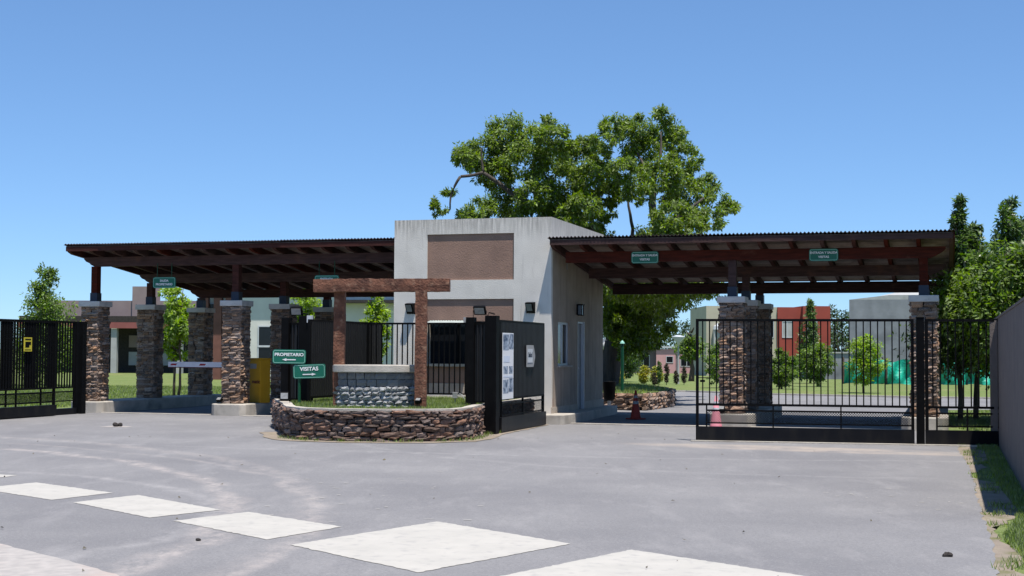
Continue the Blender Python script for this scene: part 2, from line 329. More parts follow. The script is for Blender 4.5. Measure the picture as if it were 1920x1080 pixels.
def scatter(poly, n, z=0):
    q = np.array(poly); lo, hi = q.min(0), q.max(0); x = lo[0]+rng.random(n*3)*(hi[0]-lo[0]); y = lo[1]+rng.random(n*3)*(hi[1]-lo[1])
    k = inpoly(x, y, poly); x, y = x[k][:n], y[k][:n]
    return np.stack([x, y, np.full(len(x), z)], 1)
def rough_line(pts, step=.25, amp=.03, close=False):
    out = []; P2 = list(pts)+([pts[0]] if close else [])
    for (ax, ay), (bx, by) in zip(P2[:-1], P2[1:]):
        n = max(1, int(math.hypot(bx-ax, by-ay)/step))
        for i in range(n): out.append((ax+(bx-ax)*i/n+random.uniform(-amp, amp), ay+(by-ay)*i/n+random.uniform(-amp, amp)))
    if not close: out.append(P2[-1])
    return out
def sheet(name, pts, z, m, kind='structure', parent=None):
    import bmesh
    bm = bmesh.new(); bm.faces.new([bm.verts.new((x, y, z)) for x, y in pts]); bmesh.ops.triangulate(bm, faces=bm.faces[:])
    for fc in bm.faces:
        if fc.normal.z < 0: fc.normal_flip()
    me = bpy.data.meshes.new(name); bm.to_mesh(me); bm.free(); me.materials.append(m)
    o = bpy.data.objects.new(name, me); deflt(o); o.parent = parent
    if kind: o['kind'] = kind
    return o

# stone variants: front face at y=-.5, chiselled
def stone_variant(nx=3, nz=2, j=.12, dome=.25):
    vs_ = []; fs_ = []
    for k in range(nz+1):
        for i in range(nx+1):
            x = -.5+i/nx; z = -.5+k/nz; e = (i in (0, nx)) or (k in (0, nz))
            y = -.5+(dome if e else 0)*random.uniform(.5, 1.3)+(0 if e else random.uniform(-.15, .1))
            vs_.append((x+random.uniform(-j, j)*.5, y, z+random.uniform(-j, j)*(.8 if e else 1)))
    n = nx+1
    for k in range(nz):
        for i in range(nx): fs_.append((k*n+i, k*n+i+1, (k+1)*n+i+1, (k+1)*n+i))
    ring = [i for i in range(n)]+[k*n+nx for k in range(1, nz+1)]+[nz*n+i for i in range(nx-1, -1, -1)]+[k*n for k in range(nz-1, 0, -1)]
    b0 = len(vs_)
    for q in ring: x, y, z = vs_[q]; vs_.append((x*.96, .5, z*.96))
    m_ = len(ring)
    for i in range(m_): fs_.append((ring[(i+1) % m_], ring[i], b0+i, b0+(i+1) % m_))
    return vs_, fs_
STV = [stone_variant(3, 2, .16, .3) for _ in range(14)]
STV2 = [stone_variant(3, 3, .17, .2) for _ in range(14)]
STB = [stone_variant(3, 2, .05, .12) for _ in range(8)]
def variants(V_, m):
    out = []
    for vs_, fs_ in V_:
        me = bpy.data.meshes.new('stone'); me.from_pydata(vs_, [], fs_); me.update(); me.materials.append(m); out.append(me)
    return out
ME_LEDGE = variants(STV, M_stone); ME_FIELD = variants(STV2, M_stone2); ME_BLOCK = variants(STB, M_granite); ME_COB = variants(STV2, M_cob)
def put_stone(mb, var, M4):
    vs_, fs_ = var; mb.add([tuple(M4 @ Vector(p)) for p in vs_], fs_)

# ------------------------------------------------------------------ terrain, road, paint
def zg(x, y):
    s = min(1, max(0, (x-2)/8)); return -max(0, y-62)*.0085*s if y < 175 else -.96*s
xs = [-2000, -600, -200, -90, -50, -30, -15, -5, 2, 6, 10, 20, 40, 80, 200, 600, 2000]
ys = [-60, 0, 15, 30, 45, 62, 80, 100, 130, 175, 300, 700, 3000]
g = MB(); nx = len(xs)
g.add([(x, y, zg(x, y)) for y in ys for x in xs], [(j*nx+i, j*nx+i+1, (j+1)*nx+i+1, (j+1)*nx+i) for j in range(len(ys)-1) for i in range(nx-1)])
g.build('ground', M_lawn, kind='structure')
EDGE = [(1.9, -3), (2.3, 4), (3.05, 8.5), (3.5, 10.31), (4.1, 12.2), (4.75, 14.44), (5.7, 17.6), (6.7, 21), (7.35, 23.5), (7.75, 24.7), (8.1, 26.5), (8.75, 29.5), (9.6, 33), (10.6, 37), (12.2, 40), (16, 40.5), (60, 36)]
far = [(60, 42), (30, 45), (14, 50.6), (9.6, 53.2), (6.9, 56.5), (2, 58), (-4, 57), (-8.4, 52), (-9.6, 48), (-9.9, 44), (-10.6, 40.5), (-11.3, 37.5), (-12.0, 35.4), (-12.2, 33.2), (-40, 26), (-40, -8), (1.9, -8)]
road = rough_line(EDGE, .14, .022)+far
sheet('road', road, .008, M_asphalt)
sheet('dirt_strip', rough_line([(x+.28+.2*math.sin(y*.9)+.1*math.sin(y*2.3), y) for x, y in rough_line(EDGE[:11], .3, 0)], .15, .05)+[(x-.3, y) for x, y in reversed(EDGE[:11])], .004, M_dirt)
# diamonds of cream paint
D_ = [[(-4.53, 14.79), (-4.06, 15.57), (-2.88, 14.18), (-3.41, 13.49)], [(-3.12, 13.25), (-2.57, 14.01), (-1.52, 12.88), (-2.04, 11.99)],
      [(-1.80, 11.68), (-.68, 13.31), (.50, 11.83), (-.66, 10.27)], [(-.12, 10.05), (.97, 11.5), (2.22, 10.05), (1.1, 8.6)],
      [(-6.05, 16.2), (-5.63, 16.95), (-4.40, 15.79), (-4.82, 15.02)], [(-7.6, 17.5), (-7.1, 18.3), (-6.17, 17.88), (-6.5, 17.0)]]
for i, d in enumerate(D_):
    sheet('road_marking', rough_line(d, .045, .011, True), .012, M_paint)
ap = rough_line([(-9.5, 14.6), (-6.5, 13.1), (-4.15, 11.65), (-3.18, 10.59), (-2.79, 10.11), (-1.2, 8.0)], .1, .012)
sheet('concrete_apron', ap+[(-1.2, -4), (-20, -4), (-20, 14.6)], .013, M_apron)
# threshold strips at the lane mouths
for (a, b_, v0) in ((-11.7, -8.66, .46), (-7.74, -4.5, .30), (.47, 3.5, -.14), (4.38, 7.44, -.14)):
    p = [S(a, v0), S(b_, v0), S(b_, v0+.17), S(a, v0+.17)]
    B(a, b_, v0, v0+.17, -.05, .03).build('threshold_kerb', M_conc, None, kind='structure').matrix_world = Matrix.Translation((OX, OY, 0)) @ Matrix.Rotation(RZ, 4, 'Z')
# pale kerb along the far side of the inner street
k = MB()
fp = [(30, 45), (14, 50.6), (9.6, 53.2), (6.9, 56.5), (2, 58), (-4, 57), (-8.4, 52)]
for (a, b_), (c, d) in zip(fp[:-1], fp[1:]):
    t = Vector((c-a, d-b_, 0)).normalized(); n_ = Vector((-t.y, t.x, 0))*-.18
    k.prism([(a, b_), (c, d), (c+n_.x, d+n_.y), (a+n_.x, b_+n_.y)], -.05, .07)
k.build('street_kerb', M_conc, kind='structure')
# concrete islands that carry the stone columns
ISL = [(-12.15, .46, 7.3), (-8.2, .42, 7.3), (3.95, -.03, 5.7), (7.9, -.03, 5.7)]
SM = Matrix.Translation((OX, OY, 0)) @ Matrix.Rotation(RZ, 4, 'Z')
for cu, v0, v1 in ISL:
    pts = [(cu-.46, v0+.14), (cu-.32, v0), (cu+.36, v0), (cu+.47, v0+.13), (cu+.47, v1-.1), (cu+.35, v1), (cu-.35, v1), (cu-.46, v1-.1)]
    o = MB().prism(pts, -.05, .29).build('kerb_island', M_conc, kind='structure', bevel=.025); o.matrix_world = SM
o = MB().prism([(-4.0, -.5), (.36, -.5), (.43, -.42), (.43, 1.9), (.30, 5.3), (-4.0, 5.3)], -.05, .22).build('building_plinth', M_conc, kind='structure', bevel=.02); o.matrix_world = SM

# ------------------------------------------------------------------ stone columns
def column(cu, cv, label, group, parts=True):
    t = smth('stone_column', label, 'column', cu, cv, .29, group)
    H_ = 2.36; hw = .205
    B(-hw, hw, -hw, hw, 0, H_).build('core', M_mortar, t)
    mb = MB()
    for face in range(4):
        ang = face*math.pi/2; z = 0
        while z < H_-.02:
            h = min(random.uniform(.042, .088), H_-z); x = -hw-.04
            if H_-z-h < .035: h = H_-z
            while x < hw+.02:
                l = random.uniform(.11, .27)
                if hw+.045-(x+l) < .09: l = hw+.045-x
                dp = random.uniform(.045, .115); th = .06
                # stone centre in face coordinates
                cy = -(hw+dp/2-.012)
                rot = Matrix.Rotation(ang, 4, 'Z')
                loc = rot @ Vector((x+l/2, cy, z+h/2))
                sc_ = (l*.97, dp, h*1.0)
                vi = random.randrange(len(STV))
                if parts and face in (0, 1):
                    inst('stone', ME_LEDGE[vi], t, loc, (0, random.uniform(-.03, .03), ang), sc_)
                else:
                    put_stone(mb, STV[vi], Matrix.Translation(loc) @ rot @ Matrix.Diagonal((*sc_, 1)))
                x += l
            z += h
    mb.build('stone_facing', M_stone, t, kind='stuff')
    B(-.30, .30, -.30, .30, H_, H_+.135).build('cap', M_cap, t, bevel=.012)
    return t
LEFT = 'stone columns of the left canopy'; RIGHT = 'stone columns of the right canopy'
column(-12.15, .9, 'sunlit stone column at the far left front beside the long black gate', LEFT)
column(-12.15, 3.5, 'shaded stone column behind the green SALIDA PROPIETARIO sign', LEFT)
column(-12.15, 6.2, 'shaded stone column behind the barrier boom right of the lime tree', LEFT)
column(-8.2, .9, 'sunlit stone column standing in front of the yellow barrier box', LEFT)
column(-8.2, 3.5, 'shaded stone column behind the green PROPIETARIO arrow sign', LEFT)
column(-8.2, 6.2, 'shaded stone column mostly hidden by the left timber post of the monument', LEFT)
column(3.95, .35, 'front sunlit stone column behind the left end of the barred sliding gate', RIGHT)
column(3.95, 2.5, 'middle shaded stone column of the row behind the barred sliding gate', RIGHT)
column(3.95, 5.0, 'rearmost shaded stone column of the row behind the barred sliding gate', RIGHT)
column(7.9, .35, 'front stone column behind the tall black gate post', RIGHT)
column(7.9, 2.5, 'second stone column behind the tall black gate post', RIGHT)
column(7.9, 5.0, 'last stone column behind the tall black gate post', RIGHT)

# ------------------------------------------------------------------ canopies
def canopy(label, u0_, u1_, ve, vb, rows, zrow0, vrow0, cols, left_end, right_end):
    """ve eave v, vb back v, rows: v of beams; beam top follows the slope"""
    t = smth('timber_canopy', label, 'canopy', 0, 0, 0)
    sl_ = .112
    zt = lambda v: zrow0-(v-vrow0)*sl_          # top of beam = underside of rafters
    # beams
    for v in rows:
        z1 = zt(v); z0 = z1-.235; mb = MB()
        a = u0_+(.16 if left_end else .22); b_ = u1_-(.16 if right_end else .0)
        prof = []
        if left_end:   # scrolled corbel end
            prof = [(a, z1), (a, z1-.05), (a+.06, z1-.11), (a+.16, z1-.15), (a+.20, z1-.19), (a+.30, z0)]
        else: prof = [(a, z1), (a, z0)]
        if right_end: prof += [(b_-.30, z0), (b_-.2, z1-.19), (b_-.06, z1-.11), (b_, z1-.05), (b_, z1)]
        else: prof += [(b_, z0), (b_, z1)]
        n = len(prof); y0, y1 = v-.075, v+.075
        mb.add([(x, y0, z) for x, z in prof]+[(x, y1, z) for x, z in prof], [tuple(range(n)), tuple(range(2*n-1, n-1, -1))]+[(i, n+i, n+(i+1) % n, (i+1) % n) for i in range(n)])
        mb.build('beam', M_wood, t)
    # posts on columns
    for cu in cols:
        for v in rows:
            B(cu-.085, cu+.085, v-.085, v+.085, 2.79, zt(v)-.235).build('post', M_wood, t)
            B(cu-.10, cu+.10, v-.10, v+.10, 2.785, 3.0).build('post_shoe', M_shoe, t)
    # rafters
    n = int(round((u1_-u0_-.1)/.63)); us = [u0_+.05+(u1_-u0_-.1)*i/n for i in range(n+1)]
    for x in us:
        w2 = .04; va, vb2 = ve+.07, vb-.05
        zl = lambda v, d: zt(v)+.003+d
        # tail scrolled at the front end
        pr = [(va, .15), (va, .07), (va+.08, .03), (va+.2, 0.0), (vb2, 0.0), (vb2, .15)]
        vs_ = [(x-w2, v, zl(v, d)) for v, d in pr]+[(x+w2, v, zl(v, d)) for v, d in pr]; k_ = len(pr)
        MB().add(vs_, [tuple(range(k_-1, -1, -1)), tuple(range(k_, 2*k_))]+[(i, (i+1) % k_, k_+(i+1) % k_, k_+i) for i in range(k_)]).build('rafter', M_wood, t)
    # fascia under the eave
    zf = zt(ve)+.153
    B(u0_+.02, u1_-.02, ve+.035, ve+.07, zf-.115, zf).build('fascia', M_wood, t)
    B(u0_+.02, u1_-.02, vb-.05, vb-.015, zt(vb)+.03, zt(vb)+.15).build('fascia', M_wood, t)
    # soffit boards: long boards across the rafters, seen between them
    nb = int((vb-ve-.1)/.42); 
    for i in range(nb):
        va = ve+.075+i*(vb-ve-.13)/nb; vc = va+(vb-ve-.13)/nb-.012
        za, zc = zt(va)+.156, zt(vc)+.156
        MB().add([(u0_+.03, va, za), (u1_-.03, va, za), (u1_-.03, vc, zc), (u0_+.03, vc, zc), (u0_+.03, va, za+.018), (u1_-.03, va, za+.018), (u1_-.03, vc, zc+.018), (u0_+.03, vc, zc+.018)],
                 [(0, 3, 2, 1), (4, 5, 6, 7), (0, 1, 5, 4), (1, 2, 6, 5), (2, 3, 7, 6), (3, 0, 4, 7)]).build('soffit_board', M_soffit, t)
    # corrugated sheets
    per = .082; ns = max(1, int(round((u1_-u0_)/1.0)));
    for s_ in range(ns):
        a = u0_-.03+(u1_-u0_+.06)*s_/ns; b_ = u0_-.03+(u1_-u0_+.06)*(s_+1)/ns
        k_ = int((b_-a)/per*6); vs_ = []; fs_ = []
        jit = random.uniform(-.004, .004)
        for j, v in enumerate((ve, vb)):
            for i in range(k_+1):
                x = a+(b_-a)*i/k_; z = zt(v)+.20+.017*math.sin(2*math.pi*(x-u0_)/per)+jit
                vs_ += [(x, v+jit*3, z), (x, v+jit*3, z+.008)]
        m2 = 2*(k_+1)
        for i in range(k_):
            p, q = 2*i, 2*i+2
            fs_ += [(p, q, m2+q, m2+p)[::-1], (p+1, q+1, m2+q+1, m2+p+1), (p, p+1, q+1, q)[::-1], (m2+p, m2+p+1, m2+q+1, m2+q)]
        MB().add(vs_, fs_).build('roof_sheet', M_rust, t)
    # side boards closing the ends
    for x, on in ((u0_+.0, left_end), (u1_-.0, right_end)):
        if on:
            for vv0, vv1 in ((ve+.1, vb-.05),):
                za, zc = zt(vv0), zt(vv1)
                MB().add([(x-.02, vv0, za+.06), (x+.02, vv0, za+.06), (x+.02, vv1, zc+.06), (x-.02, vv1, zc+.06), (x-.02, vv0, za+.18), (x+.02, vv0, za+.18), (x+.02, vv1, zc+.18), (x-.02, vv1, zc+.18)],
                     [(0, 3, 2, 1), (4, 5, 6, 7), (0, 1, 5, 4), (1, 2, 6, 5), (2, 3, 7, 6), (3, 0, 4, 7)]).build('barge_board', M_wood, t)
    return t, zt
cL, ztL = canopy('long dark timber canopy over the owners lanes left of the gatehouse', -12.62, -3.76, .21, 7.2, [.9, 3.5, 6.2], 3.90, .9, [-12.15, -8.2], True, False)
cR, ztR = canopy('dark timber canopy over the visitor lanes right of the gatehouse', .03, 8.5, -.36, 5.7, [.35, 2.5, 5.0], 3.80, .35, [3.95, 7.9], False, True)

# ------------------------------------------------------------------ gatehouse
gh = smth('gatehouse', 'grey plastered gatehouse tower with brown recessed panels between the two canopies', 'building', 0, 0, 0)
def wall_with_holes(name, m, x0, x1, z0, z1, holes, yf, yb, parent, axis='x'):
    """wall slab in local coords, holes = (a,b,c,d) rectangles; grid split so holes are real"""
    X = sorted({x0, x1, *[h[0] for h in holes], *[h[1] for h in holes]}); Z = sorted({z0, z1, *[h[2] for h in holes], *[h[3] for h in holes]})
    import bmesh
    bm = bmesh.new(); solid = {}
    for i in range(len(X)-1):
        for j in range(len(Z)-1):
            cx, cz = (X[i]+X[i+1])/2, (Z[j]+Z[j+1])/2
            solid[i, j] = not any(h[0] < cx < h[1] and h[2] < cz < h[3] for h in holes)
    def V3(a, d, z): return (a, d, z) if axis == 'x' else (d, a, z)
    def quad(ps):
        bm.faces.new([bm.verts.new(V3(*p)) for p in ps])
    for (i, j), s_ in solid.items():
        if not s_: continue
        a, b_, c, d = X[i], X[i+1], Z[j], Z[j+1]
        quad([(a, yf, c), (b_, yf, c), (b_, yf, d), (a, yf, d)]); quad([(a, yb, c), (a, yb, d), (b_, yb, d), (b_, yb, c)])
        if not solid.get((i-1, j)): quad([(a, yf, c), (a, yf, d), (a, yb, d), (a, yb, c)])
        if not solid.get((i+1, j)): quad([(b_, yf, c), (b_, yb, c), (b_, yb, d), (b_, yf, d)])
        if not solid.get((i, j-1)): quad([(a, yf, c), (a, yb, c), (b_, yb, c), (b_, yf, c)])
        if not solid.get((i, j+1)): quad([(a, yf, d), (b_, yf, d), (b_, yb, d), (a, yb, d)])
    bmesh.ops.remove_doubles(bm, verts=bm.verts[:], dist=1e-5); bmesh.ops.recalc_face_normals(bm, faces=bm.faces[:])
    me = bpy.data.meshes.new(name); bm.to_mesh(me); bm.free(); me.materials.append(m)
    o = bpy.data.objects.new(name, me); deflt(o); o.parent = parent; return o
TH = 4.57
holes = [(-2.93, -.87, 3.19, 4.23), (-2.93, -.87, .6, 2.76)]
wall_with_holes('front_wall', M_plaster, -3.73, 0, .2, TH, holes, 0, .12, gh)
B(-3.73, 0, .12, .2, .2, .55).build('backing', M_plbrown, gh)
B(-2.95, -.85, .035, .12, 3.17, 4.25).build('recessed_panel', M_plbrown, gh)
# lower recess: brown above and below the service window
B(-2.95, -.85, .035, .12, 2.26, 2.78).build('recessed_panel', M_plbrown, gh)
B(-2.95, -.85, .035, .12, .86, 1.24).build('recessed_panel', M_plbrown, gh)
B(-2.95, -.85, .03, .12, .58, .86).build('plaster_band', M_band, gh)
B(-2.93, -.87, -.03, .12, 1.24, 1.30).build('window_sill', M_band, gh)
B(-2.93, -2.87, .02, .12, 1.3, 2.26).build('window_jamb', M_band, gh)
wn = B(-2.87, -.87, .10, .13, 1.3, 2.26).build('service_window', M_glass, gh)
for x in (-2.2, -1.55): B(x-.02, x+.02, .07, .10, 1.3, 2.26).build('mullion', M_black, wn)
# small corrugated awning over the window
aw = MB(); 
for i in range(18):
    x = -2.86+i*.062; aw.add([(x, -.0, 2.27), (x+.031, 0, 2.285), (x+.062, 0, 2.27), (x, -.34, 2.20), (x+.031, -.34, 2.215), (x+.062, -.34, 2.20)], [(0, 3, 4, 1), (1, 4, 5, 2)])
aw.build('awning', M_awning, gh)
# side walls, back wall, sloped flat roof
side_holes = [(.58, 1.62, 1.27, 2.26), (2.42, 3.02, .2, 2.3)]
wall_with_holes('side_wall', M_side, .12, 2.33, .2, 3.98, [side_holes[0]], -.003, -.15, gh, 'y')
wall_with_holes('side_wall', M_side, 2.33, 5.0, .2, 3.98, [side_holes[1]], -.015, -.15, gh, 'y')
wall_with_holes('side_wall', M_plaster, .12, 5.0, 3.98, TH, [], 0, -.15, gh, 'y')
wall_with_holes('side_wall', M_plaster, .12, 5.0, .2, TH, [], -3.73, -3.58, gh, 'y')
wall_with_holes('back_wall', M_plaster, -3.58, -.15, .2, TH, [], 4.88, 5.0, gh)
B(-3.6, -.13, .1, 4.9, 4.2, 4.3).build('flat_roof', M_conc, gh)
B(-3.58, -.16, .13, 4.88, .2, .24).build('inner_floor', M_conc, gh)
B(.0, .02, .0, 2.3, .2, .36).build('skirting', M_band, gh); B(-.015, .01, 3.05, 5.0, .2, .40).build('skirting', M_band, gh)
# sliding window on the side
sw = B(-.10, -.09, .62, 1.58, 1.31, 2.22).build('side_window', M_glass, gh)
B(-.085, -.05, .58, .63, 1.27, 2.26).build('frame', M_alu, sw); B(-.085, -.05, 1.57, 1.62, 1.27, 2.26).build('frame', M_alu, sw)
B(-.085, -.05, .63, 1.57, 1.27, 1.32).build('frame', M_alu, sw); B(-.085, -.05, .63, 1.57, 2.21, 2.26).build('frame', M_alu, sw)
B(-.05, -.02, .98, 1.04, 1.32, 2.21).build('frame', M_alu, sw)
B(-.05, .05, .54, 1.70, 1.235, 1.27).build('window_sill', M_conc, gh)
dr = B(-.12, -.08, 2.46, 2.98, .22, 2.26).build('door', M_grey, gh)
B(-.085, -.02, 2.42, 2.46, .22, 2.30).build('door_frame', M_alu, dr); B(-.085, -.0, 2.98, 3.02, .22, 2.30).build('door_frame', M_alu, dr)
B(-.085, -.02, 2.46, 2.98, 2.26, 2.30).build('door_frame', M_alu, dr)
MB().tube([(-.075, 2.52, 1.2), (-.03, 2.52, 1.2), (-.03, 2.6, 1.2)], .012).build('handle', M_alu, dr)
B(.0, .012, 1.30, 1.37, 3.48, 3.66).build('vent', M_grey, gh)
def wall_lamp(x, z, side=False):
    # wedge shaped bulkhead lamp
    wd, h, dp = .105, .125, .19
    if side: 
        l_ = MB().add([(0.003, x-wd, z-h), (0.003, x+wd, z-h), (0.003, x+wd, z+h), (0.003, x-wd, z+h), (.07, x-wd*.8, z-h*.8), (.07, x+wd*.8, z-h*.8), (dp, x+wd*.8, z+h*.8), (dp, x-wd*.8, z+h*.8)], [(0, 3, 2, 1), (4, 5, 6, 7), (0, 1, 5, 4), (1, 2, 6, 5), (2, 3, 7, 6), (3, 0, 4, 7)]).build('wall_lamp', M_black, gh)
        MB().add([(.075, x-wd*.55, z-h*.6), (.075, x+wd*.55, z-h*.6), (dp-.012, x+wd*.55, z+h*.5), (dp-.012, x-wd*.55, z+h*.5), (.082, x-wd*.55, z-h*.6), (.082, x+wd*.55, z-h*.6), (dp-.004, x+wd*.55, z+h*.5), (dp-.004, x-wd*.55, z+h*.5)], [(0, 3, 2, 1), (4, 5, 6, 7), (0, 1, 5, 4), (1, 2, 6, 5), (2, 3, 7, 6), (3, 0, 4, 7)]).build('lens', M_lglass, l_)
    else:
        l_ = MB().add([(x-wd, -.003, z-h), (x+wd, -.003, z-h), (x+wd, -.003, z+h), (x-wd, -.003, z+h), (x-wd*.8, -.07, z-h*.8), (x+wd*.8, -.07, z-h*.8), (x+wd*.8, -dp, z+h*.8), (x-wd*.8, -dp, z+h*.8)], [(0, 1, 2, 3), (4, 7, 6, 5), (0, 4, 5, 1), (1, 5, 6, 2), (2, 6, 7, 3), (3, 7, 4, 0)]).build('wall_lamp', M_black, gh)
        MB().add([(x-wd*.6, -.085, z-h*.6), (x+wd*.6, -.085, z-h*.6), (x+wd*.6, -dp+.006, z+h*.6), (x-wd*.6, -dp+.006, z+h*.6), (x-wd*.6, -.095, z-h*.6), (x+wd*.6, -.095, z-h*.6), (x+wd*.6, -dp-.006, z+h*.6), (x-wd*.6, -dp-.006, z+h*.6)], [(0, 1, 2, 3), (4, 7, 6, 5), (0, 4, 5, 1), (1, 5, 6, 2), (2, 6, 7, 3), (3, 7, 4, 0)]).build('lens', M_lglass, l_)
wall_lamp(-3.31, 2.55); wall_lamp(-.47, 2.56); 
ln = MB().box(.003, .03, 2.23, 2.37, 2.46, 2.70).box(.03, .16, 2.20, 2.40, 2.68, 2.71).box(.03, .15, 2.22, 2.38, 2.44, 2.46)
for yy in (2.215, 2.375):
    for xx in (.03, .13): ln.box(xx, xx+.012, yy, yy+.012, 2.46, 2.68)
ln = ln.build('lantern', M_black, gh); B(.042, .128, 2.228, 2.374, 2.462, 2.678).build('lens', M_lglass, ln)

# ------------------------------------------------------------------ planter island with its stone wall
PL = [(-4.95, 29.8), (-4.42, 27.6), (-4.24, 26.6), (-4.08, 25.9), (-3.75, 25.32), (-3.2, 24.98), (-2.2, 24.80), (-1.45, 24.90), (-.98, 25.18), (-.74, 25.7), (-.66, 26.5), (-.58, 27.1), (.42, 30.9)]
BACK = [S(-.3, -.52)[:2], S(-4.0, -.52)[:2]]
pw = thing('stone_planter', 'low kerbed island wall of brown fieldstone round the grass in front of the gatehouse', 'planter', (-2.3, 25.5, 0))
PO = Vector((-2.3, 25.5, 0))
def offs(pts, d):
    out = []
    for i, p in enumerate(pts):
        a = Vector(pts[max(i-1, 0)]); b_ = Vector(pts[min(i+1, len(pts)-1)]); t = (b_-a).normalized(); out.append((p[0]-t.y*d, p[1]+t.x*d))
    return out
inner = offs(PL, .06)
MB().prism([(x-PO.x, y-PO.y) for x, y in inner+BACK], -.03, .50).build('core', M_mortar, pw)
cop_o, cop_i = offs(PL, -.01), offs(PL, .17)
c_ = MB()
for i in range(len(PL)-1):
    q = [cop_o[i], cop_o[i+1], cop_i[i+1], cop_i[i]]
    c_.prism([(x-PO.x, y-PO.y) for x, y in q], .535, .575)
c_.build('coping', M_conc, pw)
def stone_wall(path, parent, O_, H_, hr, lr, dep, limit, metas, vars_, m, top=None, z0=0):
    # parametrise the path by length
    seg = []; tot = 0
    for a, b_ in zip(path[:-1], path[1:]):
        l = math.hypot(b_[0]-a[0], b_[1]-a[1]); seg.append((tot, l, a, b_)); tot += l
    def at(s_):
        for s0, l, a, b_ in seg:
            if s_ <= s0+l or (s0, l, a, b_) == seg[-1]:
                k_ = (s_-s0)/l; return a[0]+(b_[0]-a[0])*k_, a[1]+(b_[1]-a[1])*k_, math.atan2(b_[1]-a[1], b_[0]-a[0])
    items = []; z = z0
    while z < H_-.01:
        h = random.uniform(*hr)
        if H_-z-h < hr[0]*.7: h = H_-z
        s_ = -random.uniform(0, .1)
        while s_ < tot:
            l = random.uniform(*lr)*(1.25 if z < z0+.1 else 1); x, y, an = at(max(0, min(tot, s_+l/2))); items.append((x, y, z+h/2+random.uniform(-.012, .012), an, l*random.uniform(.9, 1.02), h*random.uniform(.86, 1.08))); s_ += l
        z += h
    mb = MB(); items.sort(key=lambda q: q[1])
    for i, (x, y, z, an, l, h) in enumerate(items):
        dp = dep*random.uniform(.8, 1.35); vi = random.randrange(len(vars_))
        nx_, ny_ = math.sin(an), -math.cos(an)
        loc = Vector((x+nx_*(dp/2-.05)-O_.x, y+ny_*(dp/2-.05)-O_.y, z)); rt = Euler((random.uniform(-.1, .1), random.uniform(-.13, .13), an+random.uniform(-.08, .08)))
        if i < limit: inst('stone', metas[vi], parent, loc, rt, (l*.97, dp, h))
        else: put_stone(mb, vars_[vi], Matrix.Translation(loc) @ rt.to_matrix().to_4x4() @ Matrix.Diagonal((l*.97, dp, h, 1)))
    if mb.v: mb.build('stone_facing', m, parent, kind='stuff')
stone_wall(PL, pw, PO, .54, (.04, .095), (.10, .32), .10, 298, ME_FIELD, STV2, M_stone2)
gi = sheet('grass_bed', [(x-PO.x, y-PO.y) for x, y in offs(PL, .15)+BACK], .53, M_lawn, None, pw)
bp = scatter(offs(PL, .2)+BACK, 26000, .53)
o = blades('grass', bp, .07, .012, M_grass); tag(o, 'short bright grass inside the stone island planter', 'grass')
# sandy skirt at the wall's foot
sk = rough_line(offs(PL[1:], -.42), .25, .06)+list(reversed(offs(PL[1:], .1)))
sheet('dirt_skirt', sk, .016, M_dirt)
tuft = []
for x, y in rough_line(offs(PL[3:], -.16), .06, .05): 
    if random.random() < .55: tuft += [(x+random.gauss(0, .04), y+random.gauss(0, .04), .015) for _ in range(random.randrange(4, 22))]
o = blades('weeds', tuft, .06, .01, M_grass); tag(o, 'thin weeds growing along the foot of the stone island wall', 'weeds')

# ------------------------------------------------------------------ monument: round stone block with slab, timber frame
mo = thing('stone_monument', 'grey granite block monument with pale slab top between the timber posts', 'monument', (-2.47, 26.35, .53))
MR = .70
def cyl(mb, rx, ry, z0, z1, n=40):
    return mb.prism([(rx*math.cos(2*math.pi*i/n), ry*math.sin(2*math.pi*i/n)) for i in range(n)], z0, z1)
RXm, RYm = .77, .42
cyl(MB(), RXm-.05, RYm-.05, -.05, .66).build('core', M_mortar, mo)
z = 0; back = MB(); row = 0
while z < .655:
    h = .128 if z > .36 else random.uniform(.07, .10)
    if .66-z-h < .05: h = .66-z
    a = random.uniform(0, .2)
    while a < 2*math.pi+.02:
        an = a-math.pi/2-math.pi*.5; l = random.uniform(.15, .21) if z > .36 else random.uniform(.09, .19)
        rr = math.hypot(RXm*math.sin(an), RYm*math.cos(an)); da = l/max(.5, rr)
        am = an+da/2; x, y = RXm*math.cos(am), RYm*math.sin(am); nrm = math.atan2(y/RYm**2, x/RXm**2)
        dp = .10 if z > .36 else random.uniform(.13, .2); vi = random.randrange(8)
        loc = Vector((x-math.cos(nrm)*.05, y-math.sin(nrm)*.05, z+h/2)); rt = Euler((random.uniform(-.04, .04), 0, nrm+math.pi/2)); s3 = (l*.95, dp, h*.94)
        if y < .1: inst('stone', (ME_BLOCK if z > .36 else ME_COB)[vi], mo, loc, rt, s3)
        else: put_stone(back, STB[vi], Matrix.Translation(loc) @ rt.to_matrix().to_4x4() @ Matrix.Diagonal((*s3, 1)))
        a += da
    z += h; row += 1
back.build('stone_facing', M_granite, mo, kind='stuff')
cyl(MB(), .84, .50, .662, .80, 48).build('slab_top', M_conc, mo, bevel=.015)
fr_ = thing('timber_gateway', 'rough brown timber frame of two posts and one long beam over the monument', 'frame', (-2.4, 26.2, .53))
